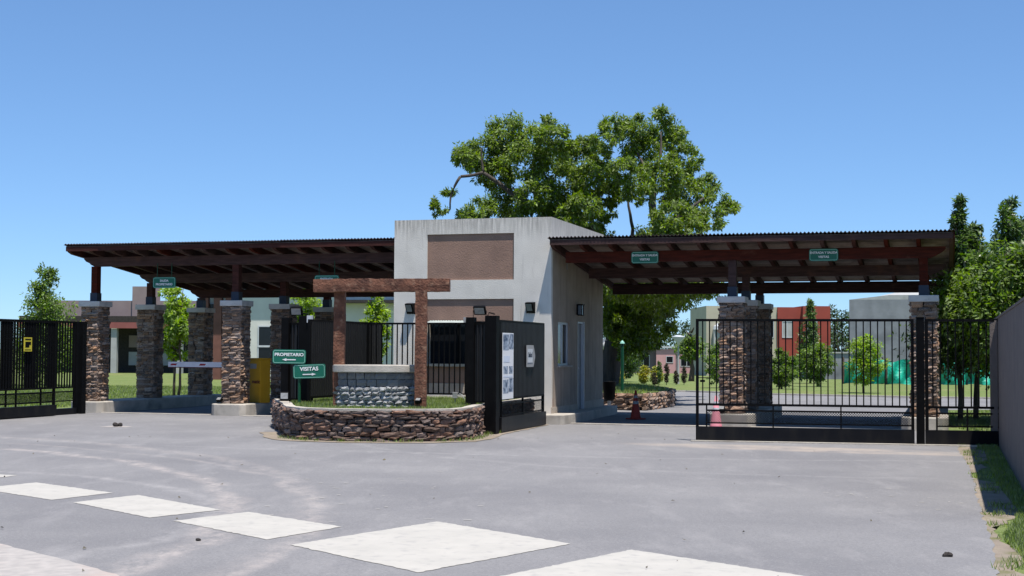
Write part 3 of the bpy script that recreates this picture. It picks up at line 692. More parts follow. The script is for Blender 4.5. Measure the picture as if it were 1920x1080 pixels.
def rough_beam(x0, x1, y0, y1, z0, z1, axis, n=14, a=.005):
    vs_ = []; fs_ = []
    prof = [(0, 0), (.5, -.04), (1, 0), (1.03, .5), (1, 1), (.5, 1.03), (0, 1), (-.03, .5)]
    for i in range(n+1):
        t = i/n; w1, w2 = random.uniform(-a, a), random.uniform(-a, a)
        for p, q in prof:
            j1, j2 = random.uniform(-a, a)*.7, random.uniform(-a, a)*.7
            if axis == 'x': vs_.append((x0+(x1-x0)*t, y0+(y1-y0)*p+w1+j1, z0+(z1-z0)*q+w2+j2))
            else: vs_.append((x0+(x1-x0)*p+w1+j1, y0+(y1-y0)*q+w2+j2, z0+(z1-z0)*t))
    k_ = 8
    for i in range(n): fs_ += [(i*k_+j, i*k_+(j+1) % k_, (i+1)*k_+(j+1) % k_, (i+1)*k_+j) for j in range(k_)]
    fs_ += [tuple(range(k_-1, -1, -1)), tuple(n*k_+j for j in range(k_))]
    return MB().add(vs_, fs_)
rough_beam(-.885, -.685, .02, .24, -.05, 2.14, 'z').build('post', M_old, fr_)
rough_beam(.645, .855, -.42, -.20, -.05, 2.16, 'z').build('post', M_old, fr_)
bm_ = rough_beam(-1.22, 1.28, -.22, .04, 2.145, 2.375, 'x', 22, .006).build('beam', M_old, fr_); bm_.rotation_euler = (0, R(-.35), R(-3))

# ------------------------------------------------------------------ gates
def ribbed(mb, x0, x1, z0, z1, y, pitch=.09, dp=.035):
    n = int((x1-x0)/pitch); vs_ = []; fs_ = []
    for i in range(n):
        a = x0+(x1-x0)*i/n; w_ = (x1-x0)/n
        for (q, d) in ((0, 0), (.45, 0), (.55, dp), (.9, dp)): vs_ += [(a+w_*q, y-d, z0), (a+w_*q, y-d, z1)]
    vs_ += [(x1, y, z0), (x1, y, z1)]
    for i in range(len(vs_)//2-1): fs_.append((2*i, 2*i+2, 2*i+3, 2*i+1))
    return mb.add(vs_, fs_)
def mesh_panel(x0, x1, z0, z1, y, pitch=.045):
    mb = MB(); h = z1-z0; t = .006
    x = x0-h
    while x < x1:
        for sgn in (1, -1):
            a, b_ = (x, x+h) if sgn == 1 else (x+h, x)
            za, zb = z0, z1
            xa, xb = a, b_
            if min(xa, xb) < x0 or max(xa, xb) > x1:
                lo, hi = max(min(xa, xb), x0), min(max(xa, xb), x1)
                if hi-lo < .01: continue
                f_ = lambda xx: za+(zb-za)*(xx-a)/(b_-a)
                p, q = (lo, hi) if a < b_ else (hi, lo)
                (xa, za_), (xb, zb_) = (p, f_(p)), (q, f_(q))
            else: za_, zb_ = za, zb
            mb.add([(xa-t, y, za_), (xa+t, y, za_), (xb+t, y, zb_), (xb-t, y, zb_)], [(0, 1, 2, 3)])
        x += pitch
    return mb
def gate(t, L_, n, solid=False, bw=.0105, beam=True, x0=0, top=2.19, bz=.27, lead=True, bars=None, meshp=True, y=0):
    """barred leaf along local +x, front at -y"""
    s = .025
    B(x0, x0+L_, y-s, y+s, top-.045, top).build('top_rail', M_black, t)
    B(x0+.05, x0+L_-.05, y-s*.9, y+s*.9, .645, .685).build('middle_rail', M_black, t)
    B(x0, x0+.05, y-s*1.1, y+s*1.1, .03, top-.045).build('end_post', M_black, t)
    B(x0+L_-.05, x0+L_, y-s*1.1, y+s*1.1, .03, top-.045).build('end_post', M_black, t)
    if solid:
        ribbed(MB(), x0+.05, x0+L_-.05, .685, top-.045, y+.0).build('ribbed_sheet', M_sheet, t)
    else:
        me = B(-bw, bw, -.0105, .0105, 0, top-.045-.685).mesh('bar'); me.materials.append(M_black)
        for i in range(1, n): inst('bar', me, t, (x0+L_*i/n, y, .685))
    B(x0+.19, x0+L_-.05, y-.018, y+.018, .545, .575).build('lower_rail', M_black, t)
    B(x0+.19, x0+L_-.05, y-.018, y+.018, .325, .35).build('lower_rail', M_black, t)
    nb = max(2, int(L_/1.25))
    for i in range(nb):
        xx = x0+.19+(L_-.26)*i/nb
        B(xx-.012, xx+.012, y-.02, y+.02, .27, .645).build('lower_post', M_black, t)
    if meshp: mesh_panel(x0+.2, x0+L_-.06, .35, .545, y-.004).build('expanded_mesh', M_black, t, kind='stuff')
    if beam:
        B(x0+.02, x0+L_, y-.07, y+.07, .03, bz).build('bottom_beam', M_beam, t)
        for xx in (x0+.35, x0+L_-.4):
            wb = MB(); ang = [2*math.pi*i/14 for i in range(14)]
            wb.add([(xx+.03*math.cos(q), y-.02, .03+.03*math.sin(q)) for q in ang]+[(xx+.03*math.cos(q), y+.02, .03+.03*math.sin(q)) for q in ang], [tuple(range(14)), tuple(range(27, 13, -1))]+[(i, 14+i, 14+(i+1) % 14, (i+1) % 14) for i in range(14)])
            wb.build('wheel', M_beam, t)
# right closed gate
g1 = thing('sliding_gate', 'closed black barred sliding gate across the visitor lane at the right', 'gate', (3.30, 25.50, 0), math.atan2(24.75-25.5, 6.93-3.30))
gate(g1, 3.765, 31)
B(.075, .16, -.025, .025, .84+.22, .88+.22).build('lock_box', M_black, g1); B(.05, .27, -.01, .01, 1.13, 1.145).build('lock_bar', M_black, g1)
g2_ = thing('gate_post', 'thick black steel gate post with pointed cap right of the closed sliding gate', 'post', (7.08, 24.68, 0), R(-11))
B(-.065, .065, -.065, .065, 0, 2.22).build('post', M_black, g2_); MB().add([(-.075, -.075, 2.22), (.075, -.075, 2.22), (.075, .075, 2.22), (-.075, .075, 2.22), (0, 0, 2.29)], [(0, 3, 2, 1), (0, 1, 4), (1, 2, 4), (2, 3, 4), (3, 0, 4)]).build('cap', M_black, g2_)
g3 = thing('fence_panel', 'fixed black barred fence panel between the gate post and the grey wall', 'fence', (7.16, 24.66, 0), R(-8))
gate(g3, 1.28, 10, beam=False); B(0, 1.26, -.05, .05, .02, .27).build('bottom_beam', M_beam, g3)
tr_ = thing('gate_track', 'thin pale steel ground rail under the closed sliding gate', 'rail', (3.2, 25.42, 0), math.atan2(24.75-25.5, 6.93-3.30))
B(0, 5.2, -.09, .03, 0, .03).build('rail', M_conc, tr_)

# left gate stack: sliding leaf along v, and a fixed fence behind it
g4 = smth('sliding_gate', 'open black barred sliding gate at the far left with a yellow notice', 'gate', -11.86, -5.6, 0, rz=R(90))
gate(g4, 4.42, 46, top=2.24, bw=.024)
g5 = smth('fence_panel', 'fixed black bar fence behind the open left gate ending at the stone column', 'fence', -12.0, -5.6, 0, rz=R(90))
gate(g5, 5.45, 50, top=2.26, beam=False, bw=.02); B(0, 5.45, -.06, .06, 0, .16).build('bottom_beam', M_beam, g5)
g6 = smth('gate_post', 'black steel post beside the far left stone column', 'post', -11.95, .02, 0)
B(-.09, .09, -.09, .09, 0, 2.26).build('post', M_black, g6)
# middle, right side of island: solid ribbed leaf
g7 = smth('sliding_gate', 'open black ribbed sliding gate leaf with posters beside the gatehouse corner', 'gate', .06, -4.05, 0, rz=R(90))
gate(g7, 3.2, 0, solid=True, top=2.20, bz=.31)
g8 = smth('sliding_gate', 'open black ribbed sliding gate leaf behind the timber frame on the left of the island', 'gate', -3.62, -4.75, 0, rz=R(90))
gate(g8, 3.7, 0, solid=True, top=2.20, bz=.31)
def housing(uc, label, z0):
    t = smth('gate_housing', label, 'gate posts', uc, -4.35, 0)
    B(-.31, -.15, -.09, .09, 0, 2.24).build('post', M_black, t, bevel=.006)
    B(.08, .31, -.11, .11, 0, 2.27).build('post', M_black, t, bevel=.006)
    B(-.15, .08, .02, .03, .6, 2.12).build('backing_sheet', M_black, t)
    ribbed(MB(), -.15, .08, .62, 2.1, .012, .06, .03).build('ribbed_sheet', M_sheet, t)
    B(-.15, .08, -.03, .02, 2.1, 2.14).build('top_rail', M_black, t); B(-.15, .08, -.03, .02, .6, .635).build('bottom_rail', M_black, t)
    mb = MB(); mb.tube([(.12, -.05, 2.27), (.14, -.05, 2.33), (.26, -.05, 2.30)], .012).build('lifting_eye', M_black, t)
    return t
housing(-.165, 'black twin post gate housing at the right end of the stone island', .5)
h2 = housing(-4.06, 'black twin post gate housing at the left end of the stone island', .5)
B(.31, .345, -.12, -.03, .6, 2.26).build('pale_channel', M_alu, h2); B(.27, .37, -.14, -.06, 2.14, 2.28).build('bracket', M_alu, h2)
B(-.37, -.32, -.06, .04, 2.14, 2.24).build('bracket', M_grey, bpy.data.objects['gate_housing'])
# bar fence across the island
g9 = smth('fence_panel', 'black bar fence across the island grass in front of the gatehouse window', 'fence', -3.6, -1.9, 0)
t = g9
B(0, 3.2, -.022, .022, 2.15, 2.19).build('top_rail', M_black, t); B(0, 3.2, -.02, .02, .67, .70).build('bottom_rail', M_black, t)
me = B(-.0115, .0115, -.0115, .0115, 0, 1.45).mesh('bar'); me.materials.append(M_black)
for i in range(1, 27): inst('bar', me, t, (3.2*i/27, 0, .70))
for xx in (.02, 3.16): B(xx, xx+.05, -.025, .025, .5, 2.15).build('end_post', M_black, t)

# floodlights
def floodlight(loc, rz, label, w_=.24, h=.19, tilt=R(35), stake=.12):
    t = thing('floodlight', label, 'floodlight', loc, rz, None)
    b_ = B(-w_/2, w_/2, -.02, .045, -h/2, h/2).build('housing', M_black, t, bevel=.01); b_.rotation_euler = (tilt, 0, 0); b_.location = (0, 0, stake+h/2)
    l = B(-w_*.40, w_*.40, -.026, -.021, -h*.36, h*.36).build('lens', M_lens, t); l.rotation_euler = (tilt, 0, 0); l.location = (0, 0, stake+h/2)
    MB().tube([(-w_/2-.012, 0.01, stake+h/2), (-w_/2-.012, .01, .01), (w_/2+.012, .01, .01), (w_/2+.012, .01, stake+h/2)], .008, 5).build('bracket', M_black, t)
    for i in range(5): B(-w_*.4+i*w_*.2-.004, -w_*.4+i*w_*.2+.004, .045, .06, -h*.4, h*.4).build('fin', M_black, b_)
    return t
floodlight(S(-.22, -4.37, 2.14), RZ, 'black floodlight with pale lens on top of the right gate housing', .24, .18, R(28), .14)
floodlight(S(-4.08, -4.37, 2.14), RZ+R(10), 'black floodlight on top of the left gate housing', .24, .18, R(25), .14)
floodlight((-4.35, 27.3, .53), RZ+R(25), 'black floodlight standing in the grass left of the green sign pole', .17, .16, R(-15), .1)
floodlight((-1.68, 25.7, .53), RZ, 'small dark spotlight in the grass at the foot of the right timber post', .10, .1, R(-60), .12)
floodlight(S(-8.45, .55, .29), RZ-R(10), 'small black spotlight on the kerb in front of the second stone column', .13, .11, R(-50), .05)
floodlight(S(-12.35, .56, .29), RZ, 'small black spotlight on the kerb in front of the far left column', .13, .11, R(-50), .05)
floodlight(S(3.75, .02, .29), RZ, 'small black spotlight on the kerb behind the barred gate', .15, .12, R(-50), .05)
jb = thing('junction_box', 'small grey cable box on a peg in the island grass below the bar fence', 'box', (-1.12, 28.4, .53), RZ)
B(-.05, .05, -.03, .03, .12, .24).build('box', M_grey, jb, bevel=.006); B(-.012, .012, -.01, .01, 0, .12).build('peg', M_grey, jb)
MB().tube([(.05, 0, .17), (.1, -.01, .21), (.15, .01, .19), (.19, .02, .1)], .006, 5).build('cable', M_alu, jb)

# ------------------------------------------------------------------ signs
def rrect(w_, h, r_, n=5):
    out = []
    for cx, cz, a0 in ((w_/2-r_, h/2-r_, 0), (-w_/2+r_, h/2-r_, 90), (-w_/2+r_, -h/2+r_, 180), (w_/2-r_, -h/2+r_, 270)):
        for i in range(n+1):
            a = R(a0+90*i/n); out.append((cx+r_*math.cos(a), cz+r_*math.sin(a)))
    return out
def plate(w_, h, r_, y0, y1):
    p = rrect(w_, h, r_); n = len(p)
    return MB().add([(x, y0, z) for x, z in p]+[(x, y1, z) for x, z in p], [tuple(range(n-1, -1, -1)), tuple(range(n, 2*n))]+[(i, (i+1) % n, n+(i+1) % n, n+i) for i in range(n)])
def rim(w_, h, r_, t_, y):
    p = rrect(w_, h, r_); q = rrect(w_-2*t_, h-2*t_, max(.01, r_-t_)); n = len(p)
    return MB().add([(x, y, z) for x, z in p]+[(x, y, z) for x, z in q], [(i, n+i, n+(i+1) % n, (i+1) % n) for i in range(n)])
def sign(t, w_, h, lines, arrow=None, z=0, x=0, y=0, size=.085):
    p = plate(w_, h, .05, -.012, .012).build('sign_plate', M_green, t, (x, y, z), bevel=0)
    rim(w_-.03, h-.03, .04, .009, -.015).build('border', M_rim, p)
    for body, dz, sx in lines: text(body, size, (0, -.0165, dz), p, M_white, sx=sx, bold=.03)
    if arrow:
        a = arrow; zc = -h*.21; L_ = .13
        MB().add([(-a*L_, -.017, zc-.010), (a*.05, -.017, zc-.010), (a*.05, -.017, zc+.010), (-a*L_, -.017, zc+.010), (a*.05, -.017, zc-.026), (a*.135, -.017, zc), (a*.05, -.017, zc+.026)], [(0, 1, 2, 3), (4, 5, 6)]).build('arrow', M_white, p)
    return p
ps = thing('direction_sign', 'green pole with PROPIETARIO and VISITAS arrow signs on the island grass', 'sign', (-4.10, 27.55, .53), R(-3))
MB().tube([(0, 0, -.02), (0, 0, 1.05)], .028, 12).build('pole', M_dkgreen, ps)
p1 = sign(ps, .645, .275, [('PROPIETARIO', .038, 1.12)], -1, z=.935, x=-.195, y=-.05, size=.082); p1.rotation_euler = (0, R(.5), R(2))
p2 = sign(ps, .635, .275, [('VISITAS', .045, 1.1)], 1, z=.655, x=.20, y=-.045, size=.10); p2.rotation_euler = (0, R(-2), R(-3))
def hanging(cu, cv, zc, lines, label, zbeam):
    t = smth('hanging_sign', label, 'sign', cu, cv, 0)
    sign(t, .63, .27, lines, z=zc, size=.072)
    for x in (-.2, .2): MB().tube([(x, .0, zc+.13), (x, .0, zbeam)], .009, 6).build('hanger', M_dkgreen, t)
hanging(-10.13, .78, 3.24, [('SALIDA', .045, 1), ('PROPIETARIO', -.045, 1.05)], 'green SALIDA PROPIETARIO sign hanging under the left canopy', 3.72)
hanging(-5.76, .78, 3.24, [('ENTRADA', .045, 1), ('PROPIETARIO', -.045, 1.05)], 'green hanging sign half hidden behind the timber frame beam', 3.72)
for cu, lb in ((2.05, 'green ENTRADA Y SALIDA VISITAS sign on the beam nearest the gatehouse'), (5.88, 'green ENTRADA Y SALIDA VISITAS sign on the beam above the closed gate')):
    t = smth('beam_sign', lb, 'sign', cu, .245, 0)
    sign(t, .60, .26, [('ENTRADA Y SALIDA', .045, .98), ('VISITAS', -.045, 1.05)], z=3.655, size=.064)
# banner and plaque on the middle gate (face +u)
bn = smth('banner', 'tall white printed banner with blue photos on the ribbed gate', 'banner', .12, -3.62, 0, rz=R(90))
MB().box(-.36, .36, -.006, .002, .66, 1.95).build('sheet', M_white, bn)
for (a, b_, c, d, m_) in ((-.33, .03, 1.62, 1.92, M_blueprint), (.06, .34, 1.64, 1.93, M_blueprint), (-.3, -.02, 1.16, 1.3, M_blueprint), (.06, .3, 1.16, 1.3, M_blueprint), (-.33, .02, .78, 1.04, M_blueprint), (.05, .34, .80, 1.06, M_blueprint), (-.3, .1, 1.38, 1.5, M_ltblue), (-.3, .3, 1.08, 1.12, M_ltblue)):
    B(a, b_, -.009, -.0065, c, d).build('printed_photo', m_, bn)
pq = smth('plaque', 'small grey plaque with white card on the ribbed gate near the gatehouse', 'plaque', .12, -2.05, 0, rz=R(90))
p = [(-.29, 1.27), (.20, 1.27), (.32, 1.46), (.32, 1.52), (.20, 1.72), (-.29, 1.72)]
MB().add([(x, -.012, z) for x, z in p]+[(x, 0, z) for x, z in p], [tuple(range(6)), tuple(range(11, 5, -1))]+[(i, 6+i, 6+(i+1) % 6, (i+1) % 6) for i in range(6)]).build('board', M_grey, pq)
B(-.24, .12, -.018, -.0125, 1.36, 1.64).build('card', M_alu, pq)
text('Salud', .14, (-.06, -.0195, 1.52), pq, M_shoe, bold=.03)
ys_ = smth('warning_notice', 'small yellow warning notice fixed to the far left gate', 'sign', -11.80, -2.33, 0, rz=R(90))
B(-.15, .15, -.012, -.004, 1.53, 1.85).build('plate', M_yelsign, ys_)
B(-.10, .05, -.015, -.0125, 1.62, 1.75).build('camera_symbol', M_black, ys_); B(.05, .11, -.015, -.0125, 1.68, 1.75).build('camera_symbol', M_black, ys_)
B(-.11, .11, -.015, -.0125, 1.79, 1.82).build('printed_line', M_black, ys_); B(-.11, .11, -.015, -.0125, 1.56, 1.575).build('printed_line', M_black, ys_)

# ------------------------------------------------------------------ barrier
bb = thing('barrier_box', 'yellow barrier cabinet with a dark red word behind the second stone column', 'barrier', (-6.22, 35.2, .29), RZ+R(-20))
B(-.20, .20, -.17, .17, 0, 1.06).build('cabinet', M_yellow, bb, bevel=.012); B(-.215, .215, -.185, .185, 1.06, 1.10).build('lid', M_yellow, bb, bevel=.008)
B(-.16, .06, -.176, -.171, .84, .96).build('window', M_grey, bb)
text('matic', .13, (.06, -.175, .52), bb, M_dkred, bold=.03)
bo = thing('barrier_boom', 'white barrier boom with short red marks across the owners lane', 'barrier boom', (-6.3, 35.7, 1.20), math.atan2(36.6-35.7, -8.83+6.3)+math.pi)
B(-2.66, 0, -.03, .03, -.06, .075).build('pole', M_boom, bo)
for x in (-2.6, -1.75, -.9): MB().add([(x, -.034, -.015), (x+.17, -.034, -.015), (x+.21, -.034, .03), (x+.04, -.034, .03)], [(0, 1, 2, 3)]).build('red_mark', M_red, bo)
B(-2.66, 0, -.032, .032, -.075, -.056).build('rubber_edge', M_dkred, bo)

# ------------------------------------------------------------------ right wall
wl = smth('boundary_wall', 'long grey roughcast boundary wall at the right edge of the driveway', 'wall', 9.19, 0, 0)
B(0, .2, -15.6, -.1, 0, 2.20).build('wall', M_wallg, wl); B(-.012, .212, -15.61, -.09, 2.20, 2.235).build('coping', M_wallg, wl)
B(-.13, -.013, -4.45, -4.2, 0, 2.17).build('pier', M_wallg, wl)

# ------------------------------------------------------------------ cones, bin, poles
def cone(loc, label, m, group='traffic cones under the right canopy'):
    t = thing('traffic_cone', label, 'traffic cone', loc, random.random(), group)
    B(-.17, .17, -.17, .17, 0, .03).build('base', m, t, bevel=.01)
    MB().tube([(0, 0, .03), (0, 0, .06), (0, 0, .68)], [.135, .12, .022], 20).build('cone', m, t, smooth=True)
    for a, b_ in ((.36, .43), (.50, .56)):
        rr = lambda z: .12-(z-.06)*(.098/.62)+.002
        MB().tube([(0, 0, a), (0, 0, b_)], [rr(a), rr(b_)], 20).build('band', M_alu if m is M_pink else M_grey, t)
cone((2.92, 33.5, .008), 'orange traffic cone with grey bands near the low stone tree planter', M_cone)
cone((4.27, 29.75, .008), 'faded pink traffic cone standing behind the barred sliding gate', M_pink)
bi = thing('litter_bin', 'black litter bin on a pale post at the rear corner of the gatehouse', 'bin', (2.62, 38.2, 0))
MB().tube([(0, 0, .28), (0, 0, .33), (0, 0, .78), (0, 0, .80)], [.10, .15, .18, .185], 18).build('basket', M_black, bi, smooth=True)
MB().tube([(0, 0, 0), (0, 0, .3)], .05, 10).build('post', M_rail, bi)
gp = thing('green_pole', 'slim dark green pole with pointed finial on the tree planter', 'pole', (3.1, 39.9, .45))
MB().tube([(0, 0, 0), (0, 0, 1.37)], .045, 12).build('pole', M_dkgreen, gp); MB().tube([(0, 0, 1.37), (0, 0, 1.41), (0, 0, 1.46)], [.07, .055, .008], 12).build('finial', M_rim, gp)
lp = thing('street_lamp', 'grey garden street lamp with white funnel head on the far lawn', 'street lamp', (8.78, 75, zg(8.78, 75)))
MB().tube([(0, 0, 0), (0, 0, 2.15)], [.06, .04], 10).build('pole', M_rail, lp)
MB().tube([(0, 0, 2.0), (0, 0, 2.15), (0, 0, 2.45), (0, 0, 2.5), (0, 0, 2.56)], [.05, .07, .34, .34, .1], 18).build('lamp_head', M_alu, lp, smooth=True)
lp2 = thing('street_lamp', 'second smaller grey lamp post behind the tree trunk by the gatehouse', 'street lamp', (4.6, 70, zg(4.6, 70)))
MB().tube([(0, 0, 0), (0, 0, 1.7)], [.06, .04], 10).build('pole', M_rail, lp2); MB().tube([(0, 0, 1.7), (0, 0, 1.95), (0, 0, 2.1)], [.1, .2, .02], 14).build('lamp_head', M_rail, lp2, smooth=True)

# ------------------------------------------------------------------ second planter under the tree
P2 = [(.9, 40.6), (2.2, 39.4), (3.3, 38.55), (3.62, 38.6), (4.15, 39.9), (4.62, 41.3), (4.95, 43.5), (4.8, 47), (4.2, 49.4)]
p2_ = thing('stone_planter', 'low stone planter wall round the big tree behind the gatehouse', 'planter', (3.4, 39, 0))
O2 = Vector((3.4, 39, 0)); B2 = [(2, 51), (-2, 49), (-2.5, 44)]
MB().prism([(x-O2.x, y-O2.y) for x, y in offs(P2, .06)+B2], -.03, .44).build('core', M_mortar, p2_)
stone_wall(P2, p2_, O2, .46, (.055, .11), (.14, .34), .12, 210, ME_LEDGE, STV, M_stone)
sheet('grass_bed', [(x-O2.x, y-O2.y) for x, y in offs(P2, .1)+B2], .465, M_lawn, None, p2_)
o = blades('grass', scatter(offs(P2, .2)+B2, 14000, .46), .08, .02, M_grass); tag(o, 'grass on top of the low stone tree planter', 'grass')

# ------------------------------------------------------------------ trees
F_ = 2667.
def pxz(px, py, Y):      # tracing aid: where a crown lump of the photo stands at distance Y
    return ((px-960)/F_*Y, Y, 1.6+(657.9+(px-960)*.0053-py)/F_*Y)
def limb(mb, a, b_, r1, r2, bend=.1, n=6, k=7):
    a, b_ = Vector(a), Vector(b_); pts = []; d = (b_-a).length
    o1 = Vector((random.uniform(-1, 1), random.uniform(-1, 1), random.uniform(-.3, .6)))*bend*d
    for i in range(n+1):
        t = i/n; pts.append(a.lerp(b_, t)+o1*math.sin(math.pi*t)+Vector((random.uniform(-1, 1), random.uniform(-1, 1), 0))*d*.012)
    mb.tube(pts, [r1+(r2-r1)*i/n for i in range(n+1)], k); return pts
TY = 46.5
bigb = [(905,285,45),(868,292,28),(955,252,48),(1012,232,30),(1040,262,42),(990,300,48),(930,325,42),(1080,300,45),(1062,345,45),(1010,368,42),(950,378,42),(900,392,34),(878,405,26),(835,358,17),(822,392,18),(818,376,12),
        (1100,265,22),(1105,335,42),(1090,395,42),(1050,400,45),(1000,410,40),(1130,265,24),(1150,238,28),(1192,240,38),(1238,218,24),(1255,255,38),(1205,288,44),(1282,298,38),(1240,330,45),(1290,372,50),(1325,345,26),(1362,380,24),(1375,392,14),(1330,408,32),(1200,350,38),(1262,412,45),(1165,320,32),(1140,365,30),(1112,420,30),(1080,430,30),
        (1180,585,52),(1228,600,40),(1195,560,40),(1245,570,28),(1150,600,30),(1222,635,28),(1255,608,20),(1150,560,30),(1310,548,16),(1122,300,26),(1112,268,18),(1140,335,26),(1130,392,26),(1060,410,36),(1322,556,9),(1230,640,16),(1165,650,26),(1200,640,34),(1160,600,40),(1210,575,40),(1190,620,40),(1290,440,40),(1220,450,36),(1240,500,45),(1180,500,40),(1130,500,40),(1130,450,25),(1300,500,30),(1060,470,45),(980,450,40),(900,440,30)]
bt = thing('broadleaf_tree', 'huge spreading broadleaf tree with dark limbs rising behind the gatehouse', 'tree', (3.25, TY, .42))
bl = []; ci = 0
for px, py, rr in bigb:
    yy = TY+random.uniform(-2.4, 2.4)
    if py > 530: yy = TY+random.uniform(-2.0, 1.0)
    x, y, z = pxz(px, py, yy); bl.append((x-3.25, y-TY, z-.42, rr/F_*yy*.93))
bl += [(4.4-3.25, 40.6-TY, 3.5, .95), (3.3-3.25, 41.2-TY, 3.4, 1.0), (5.3-3.25, 42-TY, 3.5, 1.0), (2.2-3.25, 42.5-TY, 3.4, 1.0), (4.6-3.25, 43.5-TY, 3.3, 1.1)]
leaves(bl, 2500, 80, .13, M_leafb, parent=bt, clr=.29, droop=.45, fill=.5, wr=.38)
mb = MB()
def L3(px, py, dy=0): x, y, z = pxz(px, py, TY+dy); return (x-3.25, y-TY, z-.42)
base = (0, 0, -.05); fork = L3(1168, 560); 
limb(mb, (-.15, 0, -.1), L3(1150, 640), .36, .28, .04); limb(mb, L3(1150, 640), fork, .28, .24, .06)
f1 = L3(1110, 470); limb(mb, fork, f1, .22, .18, .08)
f2 = L3(1010, 390); limb(mb, f1, f2, .17, .13, .08)
limb(mb, f2, L3(1010, 265), .12, .04, .10); limb(mb, f2, L3(905, 322), .10, .06, .12); limb(mb, L3(905, 322), L3(862, 330), .06, .05, .1)
limb(mb, L3(862, 330), L3(843, 392), .05, .025, .12); limb(mb, L3(905, 322), L3(900, 275), .05, .02)
limb(mb, L3(1000, 340), L3(1030, 250), .06, .02); limb(mb, f2, L3(960, 350), .08, .03)
f3 = L3(1232, 440); limb(mb, fork, f3, .22, .17, .06); f4 = L3(1226, 330); limb(mb, f3, f4, .15, .09, .06)
limb(mb, f4, L3(1240, 245, .5), .08, .02); limb(mb, f4, L3(1190, 270, .8), .07, .02); limb(mb, f3, L3(1320, 370), .09, .03); limb(mb, f3, L3(1245, 370), .08, .03)
limb(mb, fork, L3(1187, 430), .09, .06, .03); limb(mb, L3(1187, 430), L3(1178, 340), .06, .02, .05)
limb(mb, f1, L3(1090, 350), .10, .03); limb(mb, fork, L3(1240, 600), .10, .03, .15); limb(mb, L3(1232, 520), L3(1310, 548), .06, .015)
mb.build('trunk', M_barkb, bt, smooth=True)

def small_tree(name, label, loc, h, w_, m, th=.3, group=None, leaf=.11, ncl=160, nl=34, bark=M_bark, trunk=.05, shape='oval', stems=1, cat='tree'):
    t = thing(name, label, cat, loc, random.random()*6, group); bl = []; n = 18 if shape == 'cone' else 11
    ch = h*(1-th)
    for i in range(n):
        q = i/(n-1); z = h*th+ch*(.08+.84*q)
        if shape == 'cone': rad = w_/2*(1.02-q)**.8*random.uniform(.75, 1.15)
        elif shape == 'column': rad = w_/2*(.55+.45*math.sin(math.pi*min(1, q*1.1+.1)))
        else: rad = w_/2*math.sin(math.pi*(.12+.8*q))**.7
        for k_ in range(3):
            a = random.random()*6.28; d = rad*random.uniform(.35, .75); rr = rad*random.uniform(.38, .62)+(.06 if shape == 'cone' else .03)*w_
            bl.append((d*math.cos(a), d*math.sin(a), z+random.uniform(-.05, .05)*h, rr))
    leaves(bl, ncl, nl, leaf, m, parent=t, clr=.5 if shape == 'cone' else .42, fill=.3)
    mb = MB()
    for s_ in range(stems):
        x = (s_-(stems-1)/2)*trunk*3; top = (x*2, 0, h*.85); limb(mb, (x, 0, -.03), top, trunk, trunk*.25, .02, 8)
        for k_ in range(7):
            z = h*(th+.08+.08*k_); a = random.random()*6.28; r_ = w_*.32*((1-(z/h)) if shape == 'cone' else .8)
            limb(mb, (x*(1+z/h), 0, z), (r_*math.cos(a), r_*math.sin(a), z+h*.12), trunk*.4, trunk*.12, .08, 4, 5)
    mb.build('trunk', bark, t, smooth=True)
    return t
small_tree('young_tree', 'bright lime green young tree on a double stem behind the barrier boom', (-11.0, 46.8, 0), 3.75, 1.25, M_leafl, .3, None, .13, 260, 40, stems=2, trunk=.05)
small_tree('young_tree', 'pointed green tree rising above the far left black gate', (-19.9, 61, 0), 5.25, 3.7, M_leafm, .12, None, .15, 340, 40, trunk=.08, shape='cone')
small_tree('young_tree', 'small lime tree seen above the left gate housing under the canopy', (-7.1, 49, 0), 3.75, 1.5, M_leafl, .38, None, .14, 150, 36, trunk=.05)
small_tree('young_tree', 'slim lime green tree behind the bar fence left of the gatehouse wall', (-4.22, 44.5, 0), 3.5, .95, M_leafl, .3, None, .12, 190, 36, trunk=.06)
tz = lambda x, y, h, w_, *a, **k: small_tree(*a[:2], (x, y, zg(x, y)), h, w_, *a[2:], **k)
GT = None
small_tree('young_tree', 'tall narrow dark tree in front of the red house facade', (17.0, 81, zg(17, 81)), 4.9, 1.9, M_leafd, .1, GT, .16, 200, 34, trunk=.07, shape='cone')
small_tree('garden_bush', 'round green bush left of the crumpled green netting', (14.8, 69, zg(14.8, 69)), 2.1, 1.75, M_leafm, .12, GT, .14, 200, 36, cat='bush')
small_tree('garden_bush', 'bright green bush in front of the green netting and grey house', (13.95, 56.5, 0), 2.3, 1.45, M_leafl, .2, GT, .12, 150, 36, cat='bush')
small_tree('garden_bush', 'green bush right behind the rear stone column', (11.75, 62, 0), 1.7, 1.35, M_leafm, .06, GT, .12, 180, 36, cat='bush')
small_tree('garden_bush', 'green bush left of the front column behind the gate', (9.35, 64, 0), 2.2, 1.5, M_leafm, .08, GT, .12, 150, 36, cat='bush')
small_tree('garden_bush', 'rounded dark green bush left of the green pole', (6.2, 79, zg(6.2, 79)), 2.5, 1.9, M_leafd, .05, GT, .13, 200, 34, cat='bush')
small_tree('palm_tree', 'stubby palm tree with thick trunk before the pink house', (11.1, 88, zg(11.1, 88)), 2.6, 1.6, M_leafm, .6, GT, .22, 60, 26, trunk=.2)
